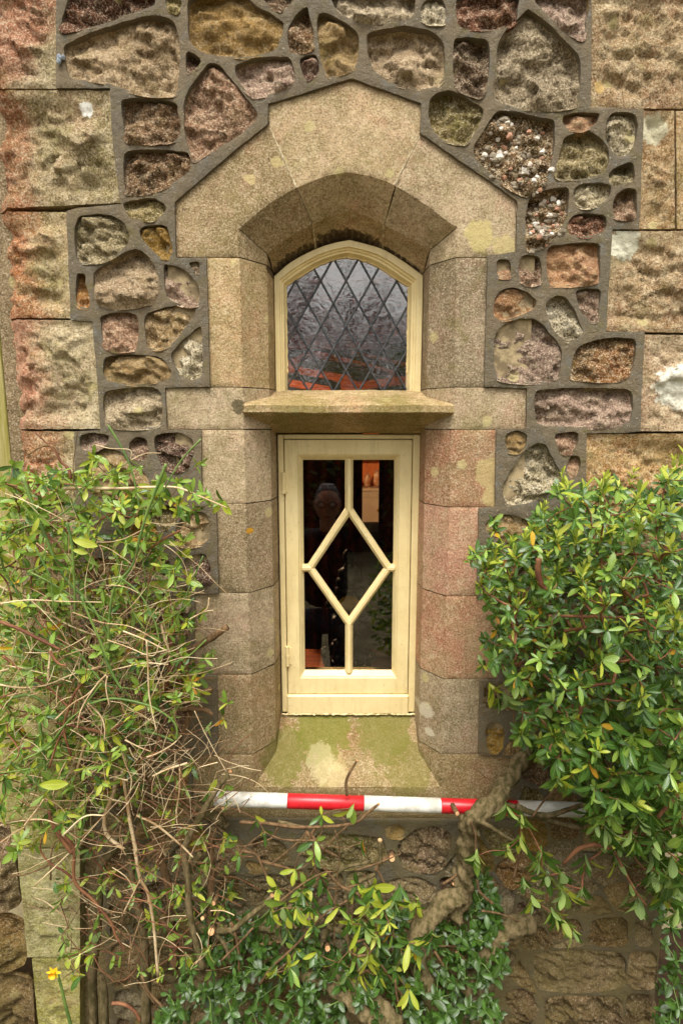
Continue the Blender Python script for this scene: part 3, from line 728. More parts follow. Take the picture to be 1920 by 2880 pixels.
for h in [surH] + holes + [outH]:
    (a, b), (c, d) = bbox(h); idx = np.where((V[:, 0] > a - .012) & (V[:, 0] < c + .012) & (V[:, 1] > b - .012) & (V[:, 1] < d + .012))[0]
    if len(idx): dd[idx] = np.minimum(dd[idx], edist(V[idx, 0], V[idx, 1], h))
yy += .0012 * np.clip(1 - dd / .004, 0, 1) ** 2
sheet('mortar', V, F, yy, .04, M['mortar'], wall)
# white and pink pebbles standing out of the conglomerate
mp_ = [simple('white_quartz_pebble', (226, 220, 208), (200, 184, 168), 40, .6, .3), simple('pink_pebble', (196, 146, 118), (160, 120, 96), 40, .7, .3), simple('grey_pebble', (150, 138, 118), (110, 98, 80), 40, .8, .4)]
for o, P in pebbly:
    b = MB(); vs = o.data.vertices; cand = [v.co for v in vs if v.normal.y < -.3 and v.co.y < .03]
    rr = random.Random(3)
    x = np.array([v.x for v in cand]); z = np.array([v.z for v in cand]); d = edist(x, z, P)
    cand = [c for c, q in zip(cand, d) if q > .006]
    for k in range(95):
        c = rr.choice(cand); r = rr.uniform(.0028, .007) * (1.5 if rr.random() < .15 else 1)
        b.ball((c.x, c.y - r * .1, c.z), r * rr.uniform(.8, 1.5), r * .8, r * rr.uniform(.7, 1.1), 7, 5, rr.choice([0, 0, 1, 2, 2, 2]), .5, k)
    ob = b.build('pebbles', mp_, o); stuff(ob)

# quoins (rock-faced corner blocks)
def lmod(x, z, y):
    d = x - (-.797)
    y = y + np.where(d < 0, -d * .9, 0)
    y = y - .004 * np.exp(-(d / .004) ** 2) + .004 * np.exp(-((d - .012) / .005) ** 2)
    return np.where(y > .11, .11, y)
def Q(c, pts, mat='quoin', seed=0, left=True, **kw):
    P = wp(c, pts)
    lx = kw.pop('lx', LX)
    if left: P = [(max(x, lx), z) for x, z in P]
    else: P = [(min(x, RX), z) for x, z in P]
    a = dict(base=.007, bulge=.036, rough=.0098, step=.0062, tilt=.1, edgew=.05, margin=.006, grow=0, smoothit=0, planes=12)
    a.update(kw)
    return rstone('quoin', P, mat, seed=seed, xmod=lmod if left and lx == LX else None, **a)
Q('S', [(-150,-60),(163,-60),(163,243),(-150,241)], seed=301, bulge=.018)
Q('S', [(-150,247),(314,249),(322,400),(343,566),(-150,584)], seed=302, bulge=.036)
Q('S', [(-150,590),(192,593),(203,893),(-150,890)], seed=303)
Q('S', [(-150,896),(203,899),(262,905),(276,1050),(286,1206),(-150,1207)], seed=304, bulge=.024)
Q('S', [(-150,1212),(213,1214),(220,1505),(-150,1502)], seed=305)
for k, (a, b) in enumerate([(1508, 1800), (1806, 2080), (2086, 2390), (2396, 2700), (2706, 2960)]):
    Q('S', [(-150, a), (221, a), (222, b), (-150, b)], mat='algae' if k > 0 else 'quoin', seed=306 + k, bulge=.005 if k else .016, rough=.005 if k else .011, lx=LX if k < 1 else -.965 + .012 * k)
Q('S', [(1659,-60),(2160,-60),(2160,300),(1655,299),(1659,160)], 'quoinr', 311, False, bulge=.03)
Q('S', [(1806,306),(1900,306),(1902,640),(1795,640)], 'quoinr', 312, False, bulge=.02)
Q('S', [(1906,306),(2160,306),(2160,640),(1908,640)], 'quoinr', 313, False)
Q('S', [(1718,646),(2160,646),(2160,935),(1700,930)], 'quoinr', 314, False, bulge=.024)
Q('S', [(1808,940),(2160,940),(2160,1213),(1796,1213)], 'quoinr', 315, False, bulge=.018)
Q('S', [(1644,1221),(2160,1219),(2160,1490),(1641,1490)], 'quoinr', 316, False)
for k, (a, b) in enumerate([(1496, 1780), (1786, 2080), (2086, 2400)]):
    Q('S', [(1636, a), (2160, a), (2160, b), (1634, b)], 'quoinr', 317 + k, False)

# backing masonry, plinth of the wall behind stones, reveals; two openings left free
core = MB()
for bx in [(LX, -.30, .038, .46, -.3, 3.2), (.33, RX, .038, .46, -.3, 3.2), (-.30, .33, .038, .46, 2.66, 3.2), (-.30, .33, .038, .46, -.3, .86),
           (-.30, -.19, .17, .459, .86, 2.66), (.226, .33, .17, .459, .86, 2.66), (-.19, .226, .17, .459, 2.45, 2.66), (-.19, .226, .17, .459, 1.93, 2.018), (-.19, .226, .17, .459, .86, 1.07)]:
    core.box(*bx)
core.box(-.915, LX - .001, .046, .455, -.3, unp(960, 1812)[1])
core.build('backing_masonry', M['red'], wall)

# ---- dressed stone surround: front arris F, chamfer edge I1, frame line I2 (all closed under vertical jambs)
FY, I1Y, I2Y = .009, .08, .15
def polyw(c, pts, Y): return [(x, z) for x, z in wp(c, pts, Y)]
def spl(P, n):
    Q_ = catmull([(x, z, 0) for x, z in P], 10); L = [0]
    for a, b in zip(Q_, Q_[1:]): L.append(L[-1] + (b - a).length)
    out = []; k = 0
    for i in range(n + 1):
        t = L[-1] * i / n
        while k < len(L) - 2 and L[k + 1] < t: k += 1
        f = (t - L[k]) / max(L[k + 1] - L[k], 1e-9); q = Q_[k].lerp(Q_[k + 1], min(1, f)); out.append((q.x, q.y))
    return out
NA = 24
FL = spl(polyw('G', [(145,430),(300,305),(454,205),(650,120),(790,90)], FY), NA); FR = spl(polyw('G', [(790,90),(930,114),(1070,165),(1250,275),(1350,350),(1440,420)], FY), NA)
L1 = spl(polyw('G', [(300,580),(420,490),(565,410),(690,350),(800,322)], I1Y), NA); R1 = spl(polyw('G', [(800,322),(920,362),(1015,408),(1150,480),(1290,560)], I1Y), NA)
L2 = spl(polyw('G', [(350,710),(450,625),(590,550),(700,512),(800,492)], I2Y), NA); R2 = spl(polyw('G', [(800,492),(900,518),(1000,550),(1120,622),(1235,707)], I2Y), NA)
arF = FL + FR[1:]; ar1 = L1 + R1[1:]; ar2 = L2 + R2[1:]
xFl, xFr, x1l, x1r, x2l, x2r = -.247, .279, -.190, .2245, -.1815, .2195
arF[0] = (xFl, arF[0][1]); arF[-1] = (xFr, arF[-1][1])
def shift(ar, xl, xr):
    a0, b0 = ar[0][0], ar[-1][0]
    return [(xl + (x - a0) / (b0 - a0) * (xr - xl), z) for x, z in ar]
arF, ar1, ar2 = shift(arF, xFl, xFr), shift(ar1, x1l, x1r), shift(ar2, x2l, x2r)

def dn(x, y, z, s=0): return .0009 * noise.fractal(Vector((x * 26, y * 26 + s, z * 26)), .8, 2.1, 4) + .0016 * noise.noise(Vector((x * 8, y * 8, z * 8 + s)))
def dressed(name, facepoly, mat, seed, strips=()):
    """flat worked face (closed outline) plus moulded strips (lists of 3D rings from arris to frame), one stone"""
    if area(facepoly) < 0: facepoly = facepoly[::-1]
    P = resample(facepoly, .008)
    V, F = triang(P, [], .009, seed)
    d = edist(V[:, 0], V[:, 1], P)
    y = np.array([FY - dn(a, 0, b, seed * .01) for a, b in V]) + .002 * np.clip(1 - d / .004, 0, 1) ** 2
    verts = [(V[i, 0], y[i], V[i, 1]) for i in range(len(V))]; faces = [tuple(int(q) for q in f) for f in F]
    cnt = {}
    for f in faces:
        for i in range(3):
            a, b = f[i], f[(i + 1) % 3]
            if (b, a) in cnt: del cnt[(b, a)]
            else: cnt[(a, b)] = 1
    mpb = {}
    for (a, b) in cnt:
        for q in (a, b):
            if q not in mpb: mpb[q] = len(verts); verts.append(verts[q]); verts.append((verts[q][0], .037, verts[q][2]))
        faces.append((mpb[b], mpb[a], mpb[a] + 1, mpb[b] + 1))
    sm = [True] * len(faces)
    for st in strips:
        # st: list of rings (each ring list of 3D pts); subdivide across
        rings = []
        for r0, r1 in zip(st, st[1:]):
            m = 6
            for k in range(m):
                t = k / m; rings.append([tuple(Vector(a).lerp(Vector(b), t)) for a, b in zip(r0, r1)])
        rings.append(st[-1])
        out = []
        for r in rings:
            out.append([(x, yv - dn(x, yv, z, seed * .01) * .6, z - dn(x, yv, z, seed) * .5) for x, yv, z in r])
        n = len(out[0]); k0 = len(verts); verts += [p for r in out for p in r]
        for i in range(len(out) - 1):
            for k in range(n - 1): faces.append((k0 + i * n + k, k0 + i * n + k + 1, k0 + (i + 1) * n + k + 1, k0 + (i + 1) * n + k))
    return mk(name, verts, faces, M[mat], wall, True)
g = .0012
def jamb(side, py0, py1, outer_px_x, mat, seed, z0=None, z1=None):
    ox = unp(outer_px_x, (py0 + py1) / 2)[0]
    z1 = (unp(960, py0)[1] if z1 is None else z1) - g; z0 = (unp(960, py1)[1] if z0 is None else z0) + g
    xs = (xFl, x1l, x2l) if side < 0 else (xFr, x1r, x2r)
    P = [(ox, z0), (xs[0], z0), (xs[0], z1), (ox, z1)]
    n = max(3, int((z1 - z0) / .012)); zz = [z0 + (z1 - z0) * i / n for i in range(n + 1)]
    if side > 0: zz = zz[::-1]
    A0_, B0_, C0_ = [(xs[0], FY + .0012, z) for z in zz], [(xs[1], I1Y, z) for z in zz], [(xs[2], I2Y + .012, z) for z in zz]
    return dressed('jamb_stone', P, mat, seed, [[A0_, B0_], [B0_, C0_]])
# arch stones
def cut(ar, i0, i1, Y, s0=0, s1=0): return [(x, Y, z) for x, z in ar[i0:i1 + 1]]
def kidx(ar, xpx, ypx, Y):
    x, z = unp(xpx, ypx, Y); return min(range(len(ar)), key=lambda i: (ar[i][0] - x) ** 2 + (ar[i][1] - z) ** 2)
kl = kidx(arF, 832, 522, FY); kr = kidx(arF, 1108, 515, FY)
def archstone(name, i0, i1, outer_pts, mat, seed):
    P = [(x, z) for x, z in arF[i0:i1 + 1]] + outer_pts
    c = (sum(p[0] for p in P) / len(P), sum(p[1] for p in P) / len(P))
    st = [[(x, FY + .0012, z) for x, z in arF[i0:i1 + 1]],
          [(x, I1Y, z) for x, z in ar1[i0:i1 + 1]],
          [((a[0] + b[0]) / 2, I1Y + .03, (a[1] + b[1]) / 2 + .010) for a, b in zip(ar1[i0:i1 + 1], ar2[i0:i1 + 1])],
          [(x, I2Y + .012, z + .003) for x, z in ar2[i0:i1 + 1]]]
    # shrink the joint ends by a hair
    def pull(r):
        r = list(r); a, b = Vector(r[0]), Vector(r[1]); r[0] = tuple(a + (b - a).normalized() * g * 1.2); a, b = Vector(r[-1]), Vector(r[-2]); r[-1] = tuple(a + (b - a).normalized() * g * 1.2); return r
    st = [pull(r) for r in st]; return dressed(name, P, mat, seed, [st[:2], st[1:]])
e = .0015
o1 = [unp(754, 347)[0] - .004, 0]
zj = unp(960, 720)[1]
archstone('voussoir', 0, kl, [(unp(757, 347)[0] - g * 2, unp(757, 343)[1]), (unp(752, 347)[0] - .004, unp(752, 343)[1])] + [unp(636, 433), (unp(486, 564)), (unp(489, 720)[0], zj + g), (xFl, zj + g)], 'dress', 401)
archstone('keystone', kl, kr, [unp(1183, 371), unp(1189, 285), unp(989, 213), unp(750, 286), unp(756, 347)], 'dress', 402)
archstone('voussoir', kr, 2 * NA, [(xFr, zj + g), (unp(1456, 720)[0], zj + g), unp(1459, 561), unp(1385, 506), unp(1283, 437), (unp(1186, 371)[0] + g, unp(1186, 369)[1])], 'dress', 403)
# the short vertical piece of jamb between the spring of the arch and the first joint
def springer(side):
    xs = (xFl, x1l, x2l) if side < 0 else (xFr, x1r, x2r); k = 0 if side < 0 else -1
    b = MB(); rows = []
    tops = [arF[k][1], ar1[k][1], ar1[k][1], ar2[k][1]]
    pr = [(xs[0], FY + .0012), (xs[1], I1Y), (xs[1], I1Y), (xs[2], I2Y + .012)]
    return pr, tops, zj + g
for side in (-1, 1):
    pr, tops, zb = springer(side)
    ob = [o for o in wall.children if o.name.startswith('voussoir')][0 if side < 0 else 1]
    me = ob.data; import bmesh
    bm = bmesh.new(); bm.from_mesh(me)
    cols = []
    for (x, y), t in zip(pr, tops): cols.append([bm.verts.new((x, y, zb + (t - zb) * i / 10)) for i in range(11)])
    for a, b in (cols[:2], cols[2:]):
        for i in range(10):
            q = (a[i], b[i], b[i + 1], a[i + 1]) if side > 0 else (a[i + 1], b[i + 1], b[i], a[i])
            f = bm.faces.new(q); f.smooth = True
    bm.to_mesh(me); bm.free()
ztl, ztr = unp(960, 1088)[1], unp(960, 1208)[1]
jamb(-1, 720, 1088, 572, 'dress', 410, z1=zj, z0=ztl); jamb(1, 720, 1088, 1374, 'dress', 411, z1=zj, z0=ztl)
jamb(-1, 1088, 1208, 455, 'dress', 412, z1=ztl, z0=ztr); jamb(1, 1088, 1208, 1490, 'dress', 413, z1=ztl, z0=ztr)
jamb(-1, 1208, 1418, 559, 'dress', 414); jamb(1, 1208, 1428, 1401, 'dressred', 415)
jamb(-1, 1418, 1671, 602, 'dress', 416); jamb(1, 1428, 1680, 1351, 'dressred', 417)
jamb(-1, 1671, 1902, 540, 'dress', 418); jamb(1, 1680, 1915, 1408, 'dressred', 419)
jamb(-1, 1902, 2128, 603, 'dress', 420); jamb(1, 1915, 2128, 1354, 'dress', 421)
# lower sill: worked front face and steep mossy weathering
zf = unp(960, 2216, FY)[1]; zb0 = unp(960, 2128)[1] - g; zbot = unp(960, 2309)[1]
xl, xr = unp(533, 2200)[0], unp(1447, 2200)[0]
n = 30
zq = [zf - .03 + (zb0 + .0005 - zf + .03) * i / 12 for i in range(13)]
rs_ = lambda x0, x1, y, z: [(x0 + (x1 - x0) * i / n, y, z) for i in range(n + 1)]
dressed('window_sill', [(xl, zbot), (xr, zbot), (xr, zb0), (xFr - .001, zb0), (xFr + .001, zf), (xFl - .001, zf), (xFl + .001, zb0), (xl, zb0)], 'dress', 430,
        [[[(xFl, FY + .0012, z) for z in zq], [(x1l, I1Y, z) for z in zq]], [[(xFr, FY + .0012, z) for z in zq[::-1]], [(x1r, I1Y, z) for z in zq[::-1]]],
         [[(x1l, I1Y, z) for z in zq], [(x2l, I2Y + .02, z) for z in zq]], [[(x1r, I1Y, z) for z in zq[::-1]], [(x2r, I2Y + .02, z) for z in zq[::-1]]],
         [rs_(xFl - .002, xFr + .002, FY + .001, zf), rs_(xFl * .62 + x1l * .38, xFr * .62 + x1r * .38, .055, zf + .042), rs_(x1l - .01, x1r + .01, I2Y + .005, 1.077), rs_(x1l - .01, x1r + .01, I2Y + .03, 1.08)]])
# transom: weathered top, lip, splayed underside
tb = []
def TR(pxl, pxr, py, Y): (a, z), (b, _) = unp(pxl, py, Y), unp(pxr, py, Y); return a, b, z
sec = [TR(740, 1222, 1097, .165), TR(738, 1224, 1102, .14), TR(682, 1273, 1136, .004), TR(680, 1276, 1140, -.001), TR(680, 1277, 1159, -.001), TR(683, 1275, 1163, .003), TR(755, 1195, 1216, .125), TR(755, 1195, 1219, .17)]
ys = [.165, .14, .004, -.001, -.001, .003, .125, .17]
rings = []
for (a, b, z), (a2, b2, z2), y, y2 in zip(sec, sec[1:], ys, ys[1:]):
    m = max(1, int(math.hypot(y2 - y, z2 - z) / .006))
    for k in range(m):
        t = k / m; A, B, Z, Y = a + (a2 - a) * t, b + (b2 - b) * t, z + (z2 - z) * t, y + (y2 - y) * t
        rings.append([(A + (B - A) * i / 60, Y - dn(A + (B - A) * i / 60, Y, Z, 5) * 1.6, Z + dn(A + (B - A) * i / 60, Y, Z, 9) * 1.4) for i in range(61)])
a, b, z = sec[-1]; rings.append([(a + (b - a) * i / 60, ys[-1], z) for i in range(61)])
tm = MB().loft(rings, flip=True)
for kk in (0, 60):
    ln = [r[kk] for r in rings]; tm.add(ln, [tuple(range(len(ln)))])
tm.build('transom', M['dress'], wall, False)
# thin pale joints between the dressed stones
jm = MB()
jm.box(xl, unp(490, 700)[0] if 0 else -.25, .013, .036, .9, 2.4); jm.box(.283, .47, .013, .036, .9, 2.4)
jm.build('joint_mortar', simple('pale_lime_joint', (176, 156, 120), (120, 104, 78), 30, .9), wall)
sl = MB()
for (p0, p1, q1, q2) in [((757, 352), (832, 522), ar1[kl], ar2[kl]), ((1183, 375), (1108, 515), ar1[kr], ar2[kr])]:
    a = unp(*p0); b = unp(*p1)
    for (A, B) in [((a[0], FY + .0035, a[1]), (b[0], FY + .0035, b[1])), ((b[0], FY + .0045, b[1] + .002), (q1[0], I1Y + .002, q1[1] + .003)), ((q1[0], I1Y + .002, q1[1] + .003), (q2[0], I2Y + .01, q2[1] + .004))]:
        sl.tube([A, B], .0032, 6)
sl.build('arch_joint_mortar', simple('white_lime_joint', (206, 192, 160), (150, 132, 100), 60, .9), wall)

# ------------------------------------------------------------ arched leaded window
def part_empty(name, parent):
    o = bpy.data.objects.new(name, None); col.objects.link(o); o.parent = parent; return o
aw = part_empty('arched_window', wall)
GY = .178
gl = spl(wp('G', [(427,775),(480,737),(600,662),(700,620),(792,600)], GY), NA); gr = spl(wp('G', [(792,600),(880,617),(980,660),(1090,732),(1160,776)], GY), NA)
gx0, gx1, gzb = unp(600 + .47194 * 437, 900, GY)[0], unp(600 + .47194 * 1157, 900, GY)[0], unp(960, 1099, GY)[1]
garch = shift(gl + gr[1:], gx0, gx1)
sill_t = unp(960, 1101, .15)[1]
outer_r = [(x2l + .001, sill_t - .012)] + [(x2l + .001, sill_t + (ar2[0][1] - sill_t) * i / 6) for i in range(1, 6)] + [(x, z - .001) for x, z in shift(ar2, x2l + .001, x2r - .001)] + [(x2r - .001, ar2[-1][1] + (sill_t - ar2[-1][1]) * i / 6) for i in range(1, 6)] + [(x2r - .001, sill_t - .012)]
inner_r = [(gx0, gzb - .012)] + [(gx0, gzb + (garch[0][1] - gzb) * i / 6) for i in range(1, 6)] + garch + [(gx1, garch[-1][1] + (gzb - garch[-1][1]) * i / 6) for i in range(1, 6)] + [(gx1, gzb - .012)]
prof = [(0, .20), (0, .152), (.04, .149), (.46, .149), (.50, .154), (.62, .156), (.66, .160), (.80, .161), (.84, .165), (1.0, .177), (1.0, .20)]
fm = MB().loft([[(a[0] + (b[0] - a[0]) * t, y + .0006 * noise.noise(Vector((a[0] * 60, a[1] * 60, t * 5))), a[1] + (b[1] - a[1]) * t) for a, b in zip(outer_r, inner_r)] for t, y in prof], flip=False)
fm.build('frame', M['paint'], aw, True).data.polygons.foreach_set('use_smooth', [False] * len(fm.f))
# ragged putty line at the glass
pt = MB(); rr = random.Random(5); pl = inner_r[1:-1]; path = resample(pl, .006, closed=False)
pt.tube([(x + rr.uniform(-.0012, .0012), GY - .002, z + rr.uniform(-.0012, .0012)) for x, z in path], [rr.uniform(.0012, .0028) for _ in path], 5)
pt.build('putty', M['paint'], aw, True)
# diamond quarries
def clip_poly(subj, clip):
    out = subj
    if area(clip) < 0: clip = clip[::-1]
    for i in range(len(clip)):
        a, b = clip[i], clip[(i + 1) % len(clip)]; inp = out; out = []
        if not inp: break
        f = lambda p: (b[0] - a[0]) * (p[1] - a[1]) - (b[1] - a[1]) * (p[0] - a[0])
        for k in range(len(inp)):
            p, q = inp[k - 1], inp[k]; fp, fq = f(p), f(q)
            if fq >= 0:
                if fp < 0: t = fp / (fp - fq); out.append((p[0] + (q[0] - p[0]) * t, p[1] + (q[1] - p[1]) * t))
                out.append(q)
            elif fp >= 0: t = fp / (fp - fq); out.append((p[0] + (q[0] - p[0]) * t, p[1] + (q[1] - p[1]) * t))
    return out
glasspoly = [(gx0, gzb - .008)] + garch + [(gx1, gzb - .008)]
if area(glasspoly) < 0: glasspoly = glasspoly[::-1]
o0 = wp('G', [(790, 740)], GY)[0]; e1 = wp('G', [(941, 740)], GY)[0]; e2 = wp('G', [(790, 1010)], GY)[0]
ax_ = e1[0] - o0[0]; az = o0[1] - e2[1]
node = lambda i, j: (o0[0] + (i + j) * ax_ / 2, o0[1] + (i - j) * az / 2)
np_ = 0
for i in range(-9, 10):
    for j in range(-9, 10):
        D_ = [node(i, j), node(i + 1, j), node(i + 1, j + 1), node(i, j + 1)]
        Pp = clip_poly(glasspoly, D_)
        if len(Pp) < 3 or abs(area(Pp)) < 2e-5: continue
        cx = sum(p[0] for p in Pp) / len(Pp); cz = sum(p[1] for p in Pp) / len(Pp)
        tx, tz = R.uniform(-.022, .022), R.uniform(-.02, .02)
        v = [(x, GY + .002 + (x - cx) * tx + (z - cz) * tz, z) for x, z in Pp] + [(x, GY + .0045 + (x - cx) * tx + (z - cz) * tz, z) for x, z in Pp]
        m = len(Pp); f = [tuple(range(m)), tuple(range(2 * m - 1, m - 1, -1))] + [(k, (k + 1) % m, m + (k + 1) % m, m + k) for k in range(m)]
        mk('pane', v, [f[0]], M['leadglass'], aw); np_ += 1
def seg_in(poly, a, b):
    ts = [0., 1.]
    for i in range(len(poly)):
        c, d = poly[i], poly[(i + 1) % len(poly)]
        r = (b[0] - a[0], b[1] - a[1]); s = (d[0] - c[0], d[1] - c[1]); den = r[0] * s[1] - r[1] * s[0]
        if abs(den) < 1e-12: continue
        t = ((c[0] - a[0]) * s[1] - (c[1] - a[1]) * s[0]) / den; u = ((c[0] - a[0]) * r[1] - (c[1] - a[1]) * r[0]) / den
        if 0 <= t <= 1 and 0 <= u <= 1: ts.append(t)
    ts = sorted(ts); res = []
    for t0, t1 in zip(ts, ts[1:]):
        m = ((t0 + t1) / 2); p = (a[0] + (b[0] - a[0]) * m, a[1] + (b[1] - a[1]) * m)
        if t1 - t0 > 1e-4 and pip(np.array([p[0]]), np.array([p[1]]), poly)[0]: res.append((t0, t1))
    return res
for fam in (0, 1):
    for i in range(-9, 11):
        a, b = (node(i, -10), node(i, 10)) if fam == 0 else (node(-10, i), node(10, i))
        for t0, t1 in seg_in(glasspoly, a, b):
            p = Vector((a[0] + (b[0] - a[0]) * t0, 0, a[1] + (b[1] - a[1]) * t0)); q = Vector((a[0] + (b[0] - a[0]) * t1, 0, a[1] + (b[1] - a[1]) * t1))
            if (q - p).length < .01: continue
            d = (q - p).normalized(); s = Vector((d.z, 0, -d.x)); N = max(2, int((q - p).length / .008)); rg = []
            for k in range(N + 1):
                c = p.lerp(q, k / N); wv = .0029 + .0002 * noise.noise(c * 90 + Vector((fam, 0, 0)))
                y0 = GY + (0 if fam else .0004)
                rg.append([tuple(c + s * wv + Vector((0, y0 + .001, 0))), tuple(c + s * wv * .55 + Vector((0, y0 - .0014, 0))), tuple(c + Vector((0, y0 - .0009, 0))), tuple(c - s * wv * .55 + Vector((0, y0 - .0014, 0))), tuple(c - s * wv + Vector((0, y0 + .001, 0)))])
            MB().loft(rg).build('lead_came', M['lead'], aw, True)
sj = MB()
for i in range(-9, 10):
    for j in range(-9, 10):
        x, z = node(i, j)
        if not (i % 1) and pip(np.array([x]), np.array([z]), glasspoly)[0]: sj.ball((x, GY - .001, z), .0042, .0016, .0042, 8, 5)
stuff(sj.build('solder_joints', M['lead'], aw, True))

# ------------------------------------------------------------ casement window
cw = part_empty('casement_window', wall)
hx = lambda x, y, Y: unp(700 + .39113 * x, 1180 + .39113 * y, Y)
fx0, fx1 = -.1785, .2205; fz1 = hx(700, 105, .15)[1]; fz0 = hx(700, 2105, .15)[1]
sx0, sx1 = hx(252, 150, .15)[0] + .000, hx(1175, 150, .15)[0]; sz1 = hx(700, 145, .15)[1]; sz0 = hx(700, 1975, .15)[1]
Gy = .172
lx0, lx1 = hx(386, 300, .165)[0], hx(1048, 300, .165)[0]; lz1 = hx(700, 290, .165)[1]; lz0 = hx(700, 1806, .165)[1]
def bar3(name, x0, x1, z0, z1, y0, y1, bev=.002, parent=cw, mat='paint'):
    return MB().box(x0, x1, y0, y1, z0, z1, bev=bev).build(name, M[mat], parent)
bar3('frame_jamb', fx0, sx0 - .0022, fz0, fz1, .150, .21); bar3('frame_jamb', sx1 + .0022, fx1, fz0, fz1, .150, .21)
bar3('frame_head', sx0 - .0025, sx1 + .0025, sz1 + .0025, fz1 - .0005, .151, .21); bar3('frame_sill', sx0 - .003, sx1 + .003, fz0 - .004, sz0 - .0015, .143, .21, .004)
bar3('gap_backing', sx0 - .006, sx0 + .01, sz0 - .01, sz1 + .01, .19, .2, 0, mat='dark'); bar3('gap_backing', sx1 - .01, sx1 + .006, sz0 - .01, sz1 + .01, .19, .2, 0, mat='dark'); bar3('gap_backing', sx0, sx1, sz1 - .01, sz1 + .006, .191, .2, 0, mat='dark')
def member(name, quad_o, quad_i):
    """sash member between an outer and an inner edge, moulded toward the glass; quads are (x,z) pairs"""
    pr = [(0, .19), (0, .1535), (.03, .152), (.72, .152), (.76, .156), (.80, .157), (1, .170), (1, .19)]
    (a, b), (c, d) = quad_o, quad_i; N = 24; rg = []
    for t, y in pr:
        p, q = (a[0] + (c[0] - a[0]) * t, a[1] + (c[1] - a[1]) * t), (b[0] + (d[0] - b[0]) * t, b[1] + (d[1] - b[1]) * t)
        rg.append([(p[0] + (q[0] - p[0]) * i / N, y + .0007 * noise.noise(Vector((i * .6, t * 3, a[0] * 40))), p[1] + (q[1] - p[1]) * i / N) for i in range(N + 1)])
    return MB().loft(rg).build(name, M['paint'], cw)
O = [(sx0, sz0), (sx1, sz0), (sx1, sz1), (sx0, sz1)]; Ii = [(lx0, lz0), (lx1, lz0), (lx1, lz1), (lx0, lz1)]
for k, nm in enumerate(['bottom_rail', 'stile', 'top_rail', 'stile']):
    member('sash_' + nm if 'rail' in nm else 'stile', (O[k], O[(k + 1) % 4]), (Ii[k], Ii[(k + 1) % 4]))
H_ = lambda x, y: hx(x, y, .163)
nT, nR, nB, nL = H_(719, 648), H_(1003, 1070), H_(719, 1470), H_(437, 1070)
def gbar(p, q, w0=.0118, w1=.0052, y0=.171, y1=.1545, idx=0):
    p, q = Vector((p[0], 0, p[1])), Vector((q[0], 0, q[1])); d = (q - p).normalized(); s = Vector((d.z, 0, -d.x)); yf = y1 + idx * .0005; rg = []; N = 14
    for k in range(N + 1):
        c = p.lerp(q, k / N) + s * .0004 * noise.noise(Vector((k * .7, idx, 1)))
        rg.append([tuple(c + s * w0 + Vector((0, y0, 0))), tuple(c + s * (w0 - .001) + Vector((0, y0 - .006, 0))), tuple(c + s * w1 + Vector((0, yf + .0015, 0))), tuple(c + s * (w1 - .0015) + Vector((0, yf, 0))),
                   tuple(c - s * (w1 - .0015) + Vector((0, yf, 0))), tuple(c - s * w1 + Vector((0, yf + .0015, 0))), tuple(c - s * (w0 - .001) + Vector((0, y0 - .006, 0))), tuple(c - s * w0 + Vector((0, y0, 0)))])
    m = MB().loft(rg); m.add(rg[0], [tuple(range(8))]); m.add(rg[-1], [tuple(range(7, -1, -1))])
    return m.build('glazing_bar', M['paint'], cw)
gbar((nT[0], lz1 + .004), (nT[0], nT[1] - .004), idx=0); gbar((nB[0], nB[1] + .004), (nB[0], lz0 - .004), idx=1)
gbar((lx0 - .004, nL[1]), (nL[0] + .004, nL[1]), idx=2); gbar((nR[0] - .004, nR[1]), (lx1 + .004, nR[1]), idx=3)
gbar(nT, nR, idx=4); gbar(nR, nB, idx=5); gbar(nB, nL, idx=6); gbar(nL, nT, idx=7)
# panes
def pane(P): return mk('pane', [(x, Gy, z) for x, z in P], [tuple(range(len(P)))], M['glass'], cw)
pane([nT, nL, nB, nR])
pane([(lx0, nL[1]), nL, nT, (nT[0], lz1), (lx0, lz1)]); pane([nR, (lx1, nR[1]), (lx1, lz1), (nT[0], lz1), nT][::1])
pane([(lx0, lz0), (nB[0], lz0), nB, nL, (lx0, nL[1])]); pane([(nB[0], lz0), (lx1, lz0), (lx1, nR[1]), nR, nB])
for yy_ in (455, 1700):
    x, z = hx(250 if yy_ < 1000 else 277, yy_, .15)
    m = MB().tube([(x, .147, z - .030), (x, .147, z + .030)], .0058, 10); m.box(x - .002, x + .011, .1485, .153, z - .026, z + .026); m.tube([(x, .147, z - .004), (x, .147, z + .004)], .0066, 10)
    m.build('hinge', M['paint'], cw, True).data.polygons.foreach_set('use_smooth', [False] * len(m.f))
# crusty paint and moss line along the frame foot
cr_ = MB(); rr = random.Random(8)
xs_ = [fx0 + (fx1 - fx0) * i / 70 for i in range(71)]
cr_.tube([(x, .146 + rr.uniform(-.002, .002), fz0 - .004 + rr.uniform(-.0015, .0015)) for x in xs_], [rr.uniform(.002, .0045) for _ in xs_], 5)
cr_.build('paint_bead', M['paint'], cw, True)

# small blue-grey wall tie at the upper left
t = MB(); x, z = unp(170, 160, -.008)
for k in range(5): t.ball((x + R.uniform(-.006, .008), -.004 + R.uniform(-.003, .002), z + R.uniform(-.01, .006)), .005, .004, .006, 8, 6, 0, .6, k)
t.build('wall_plug', simple('pale_blue_filler', (170, 184, 198), (120, 124, 130), 90, .8, .4), wall, True)

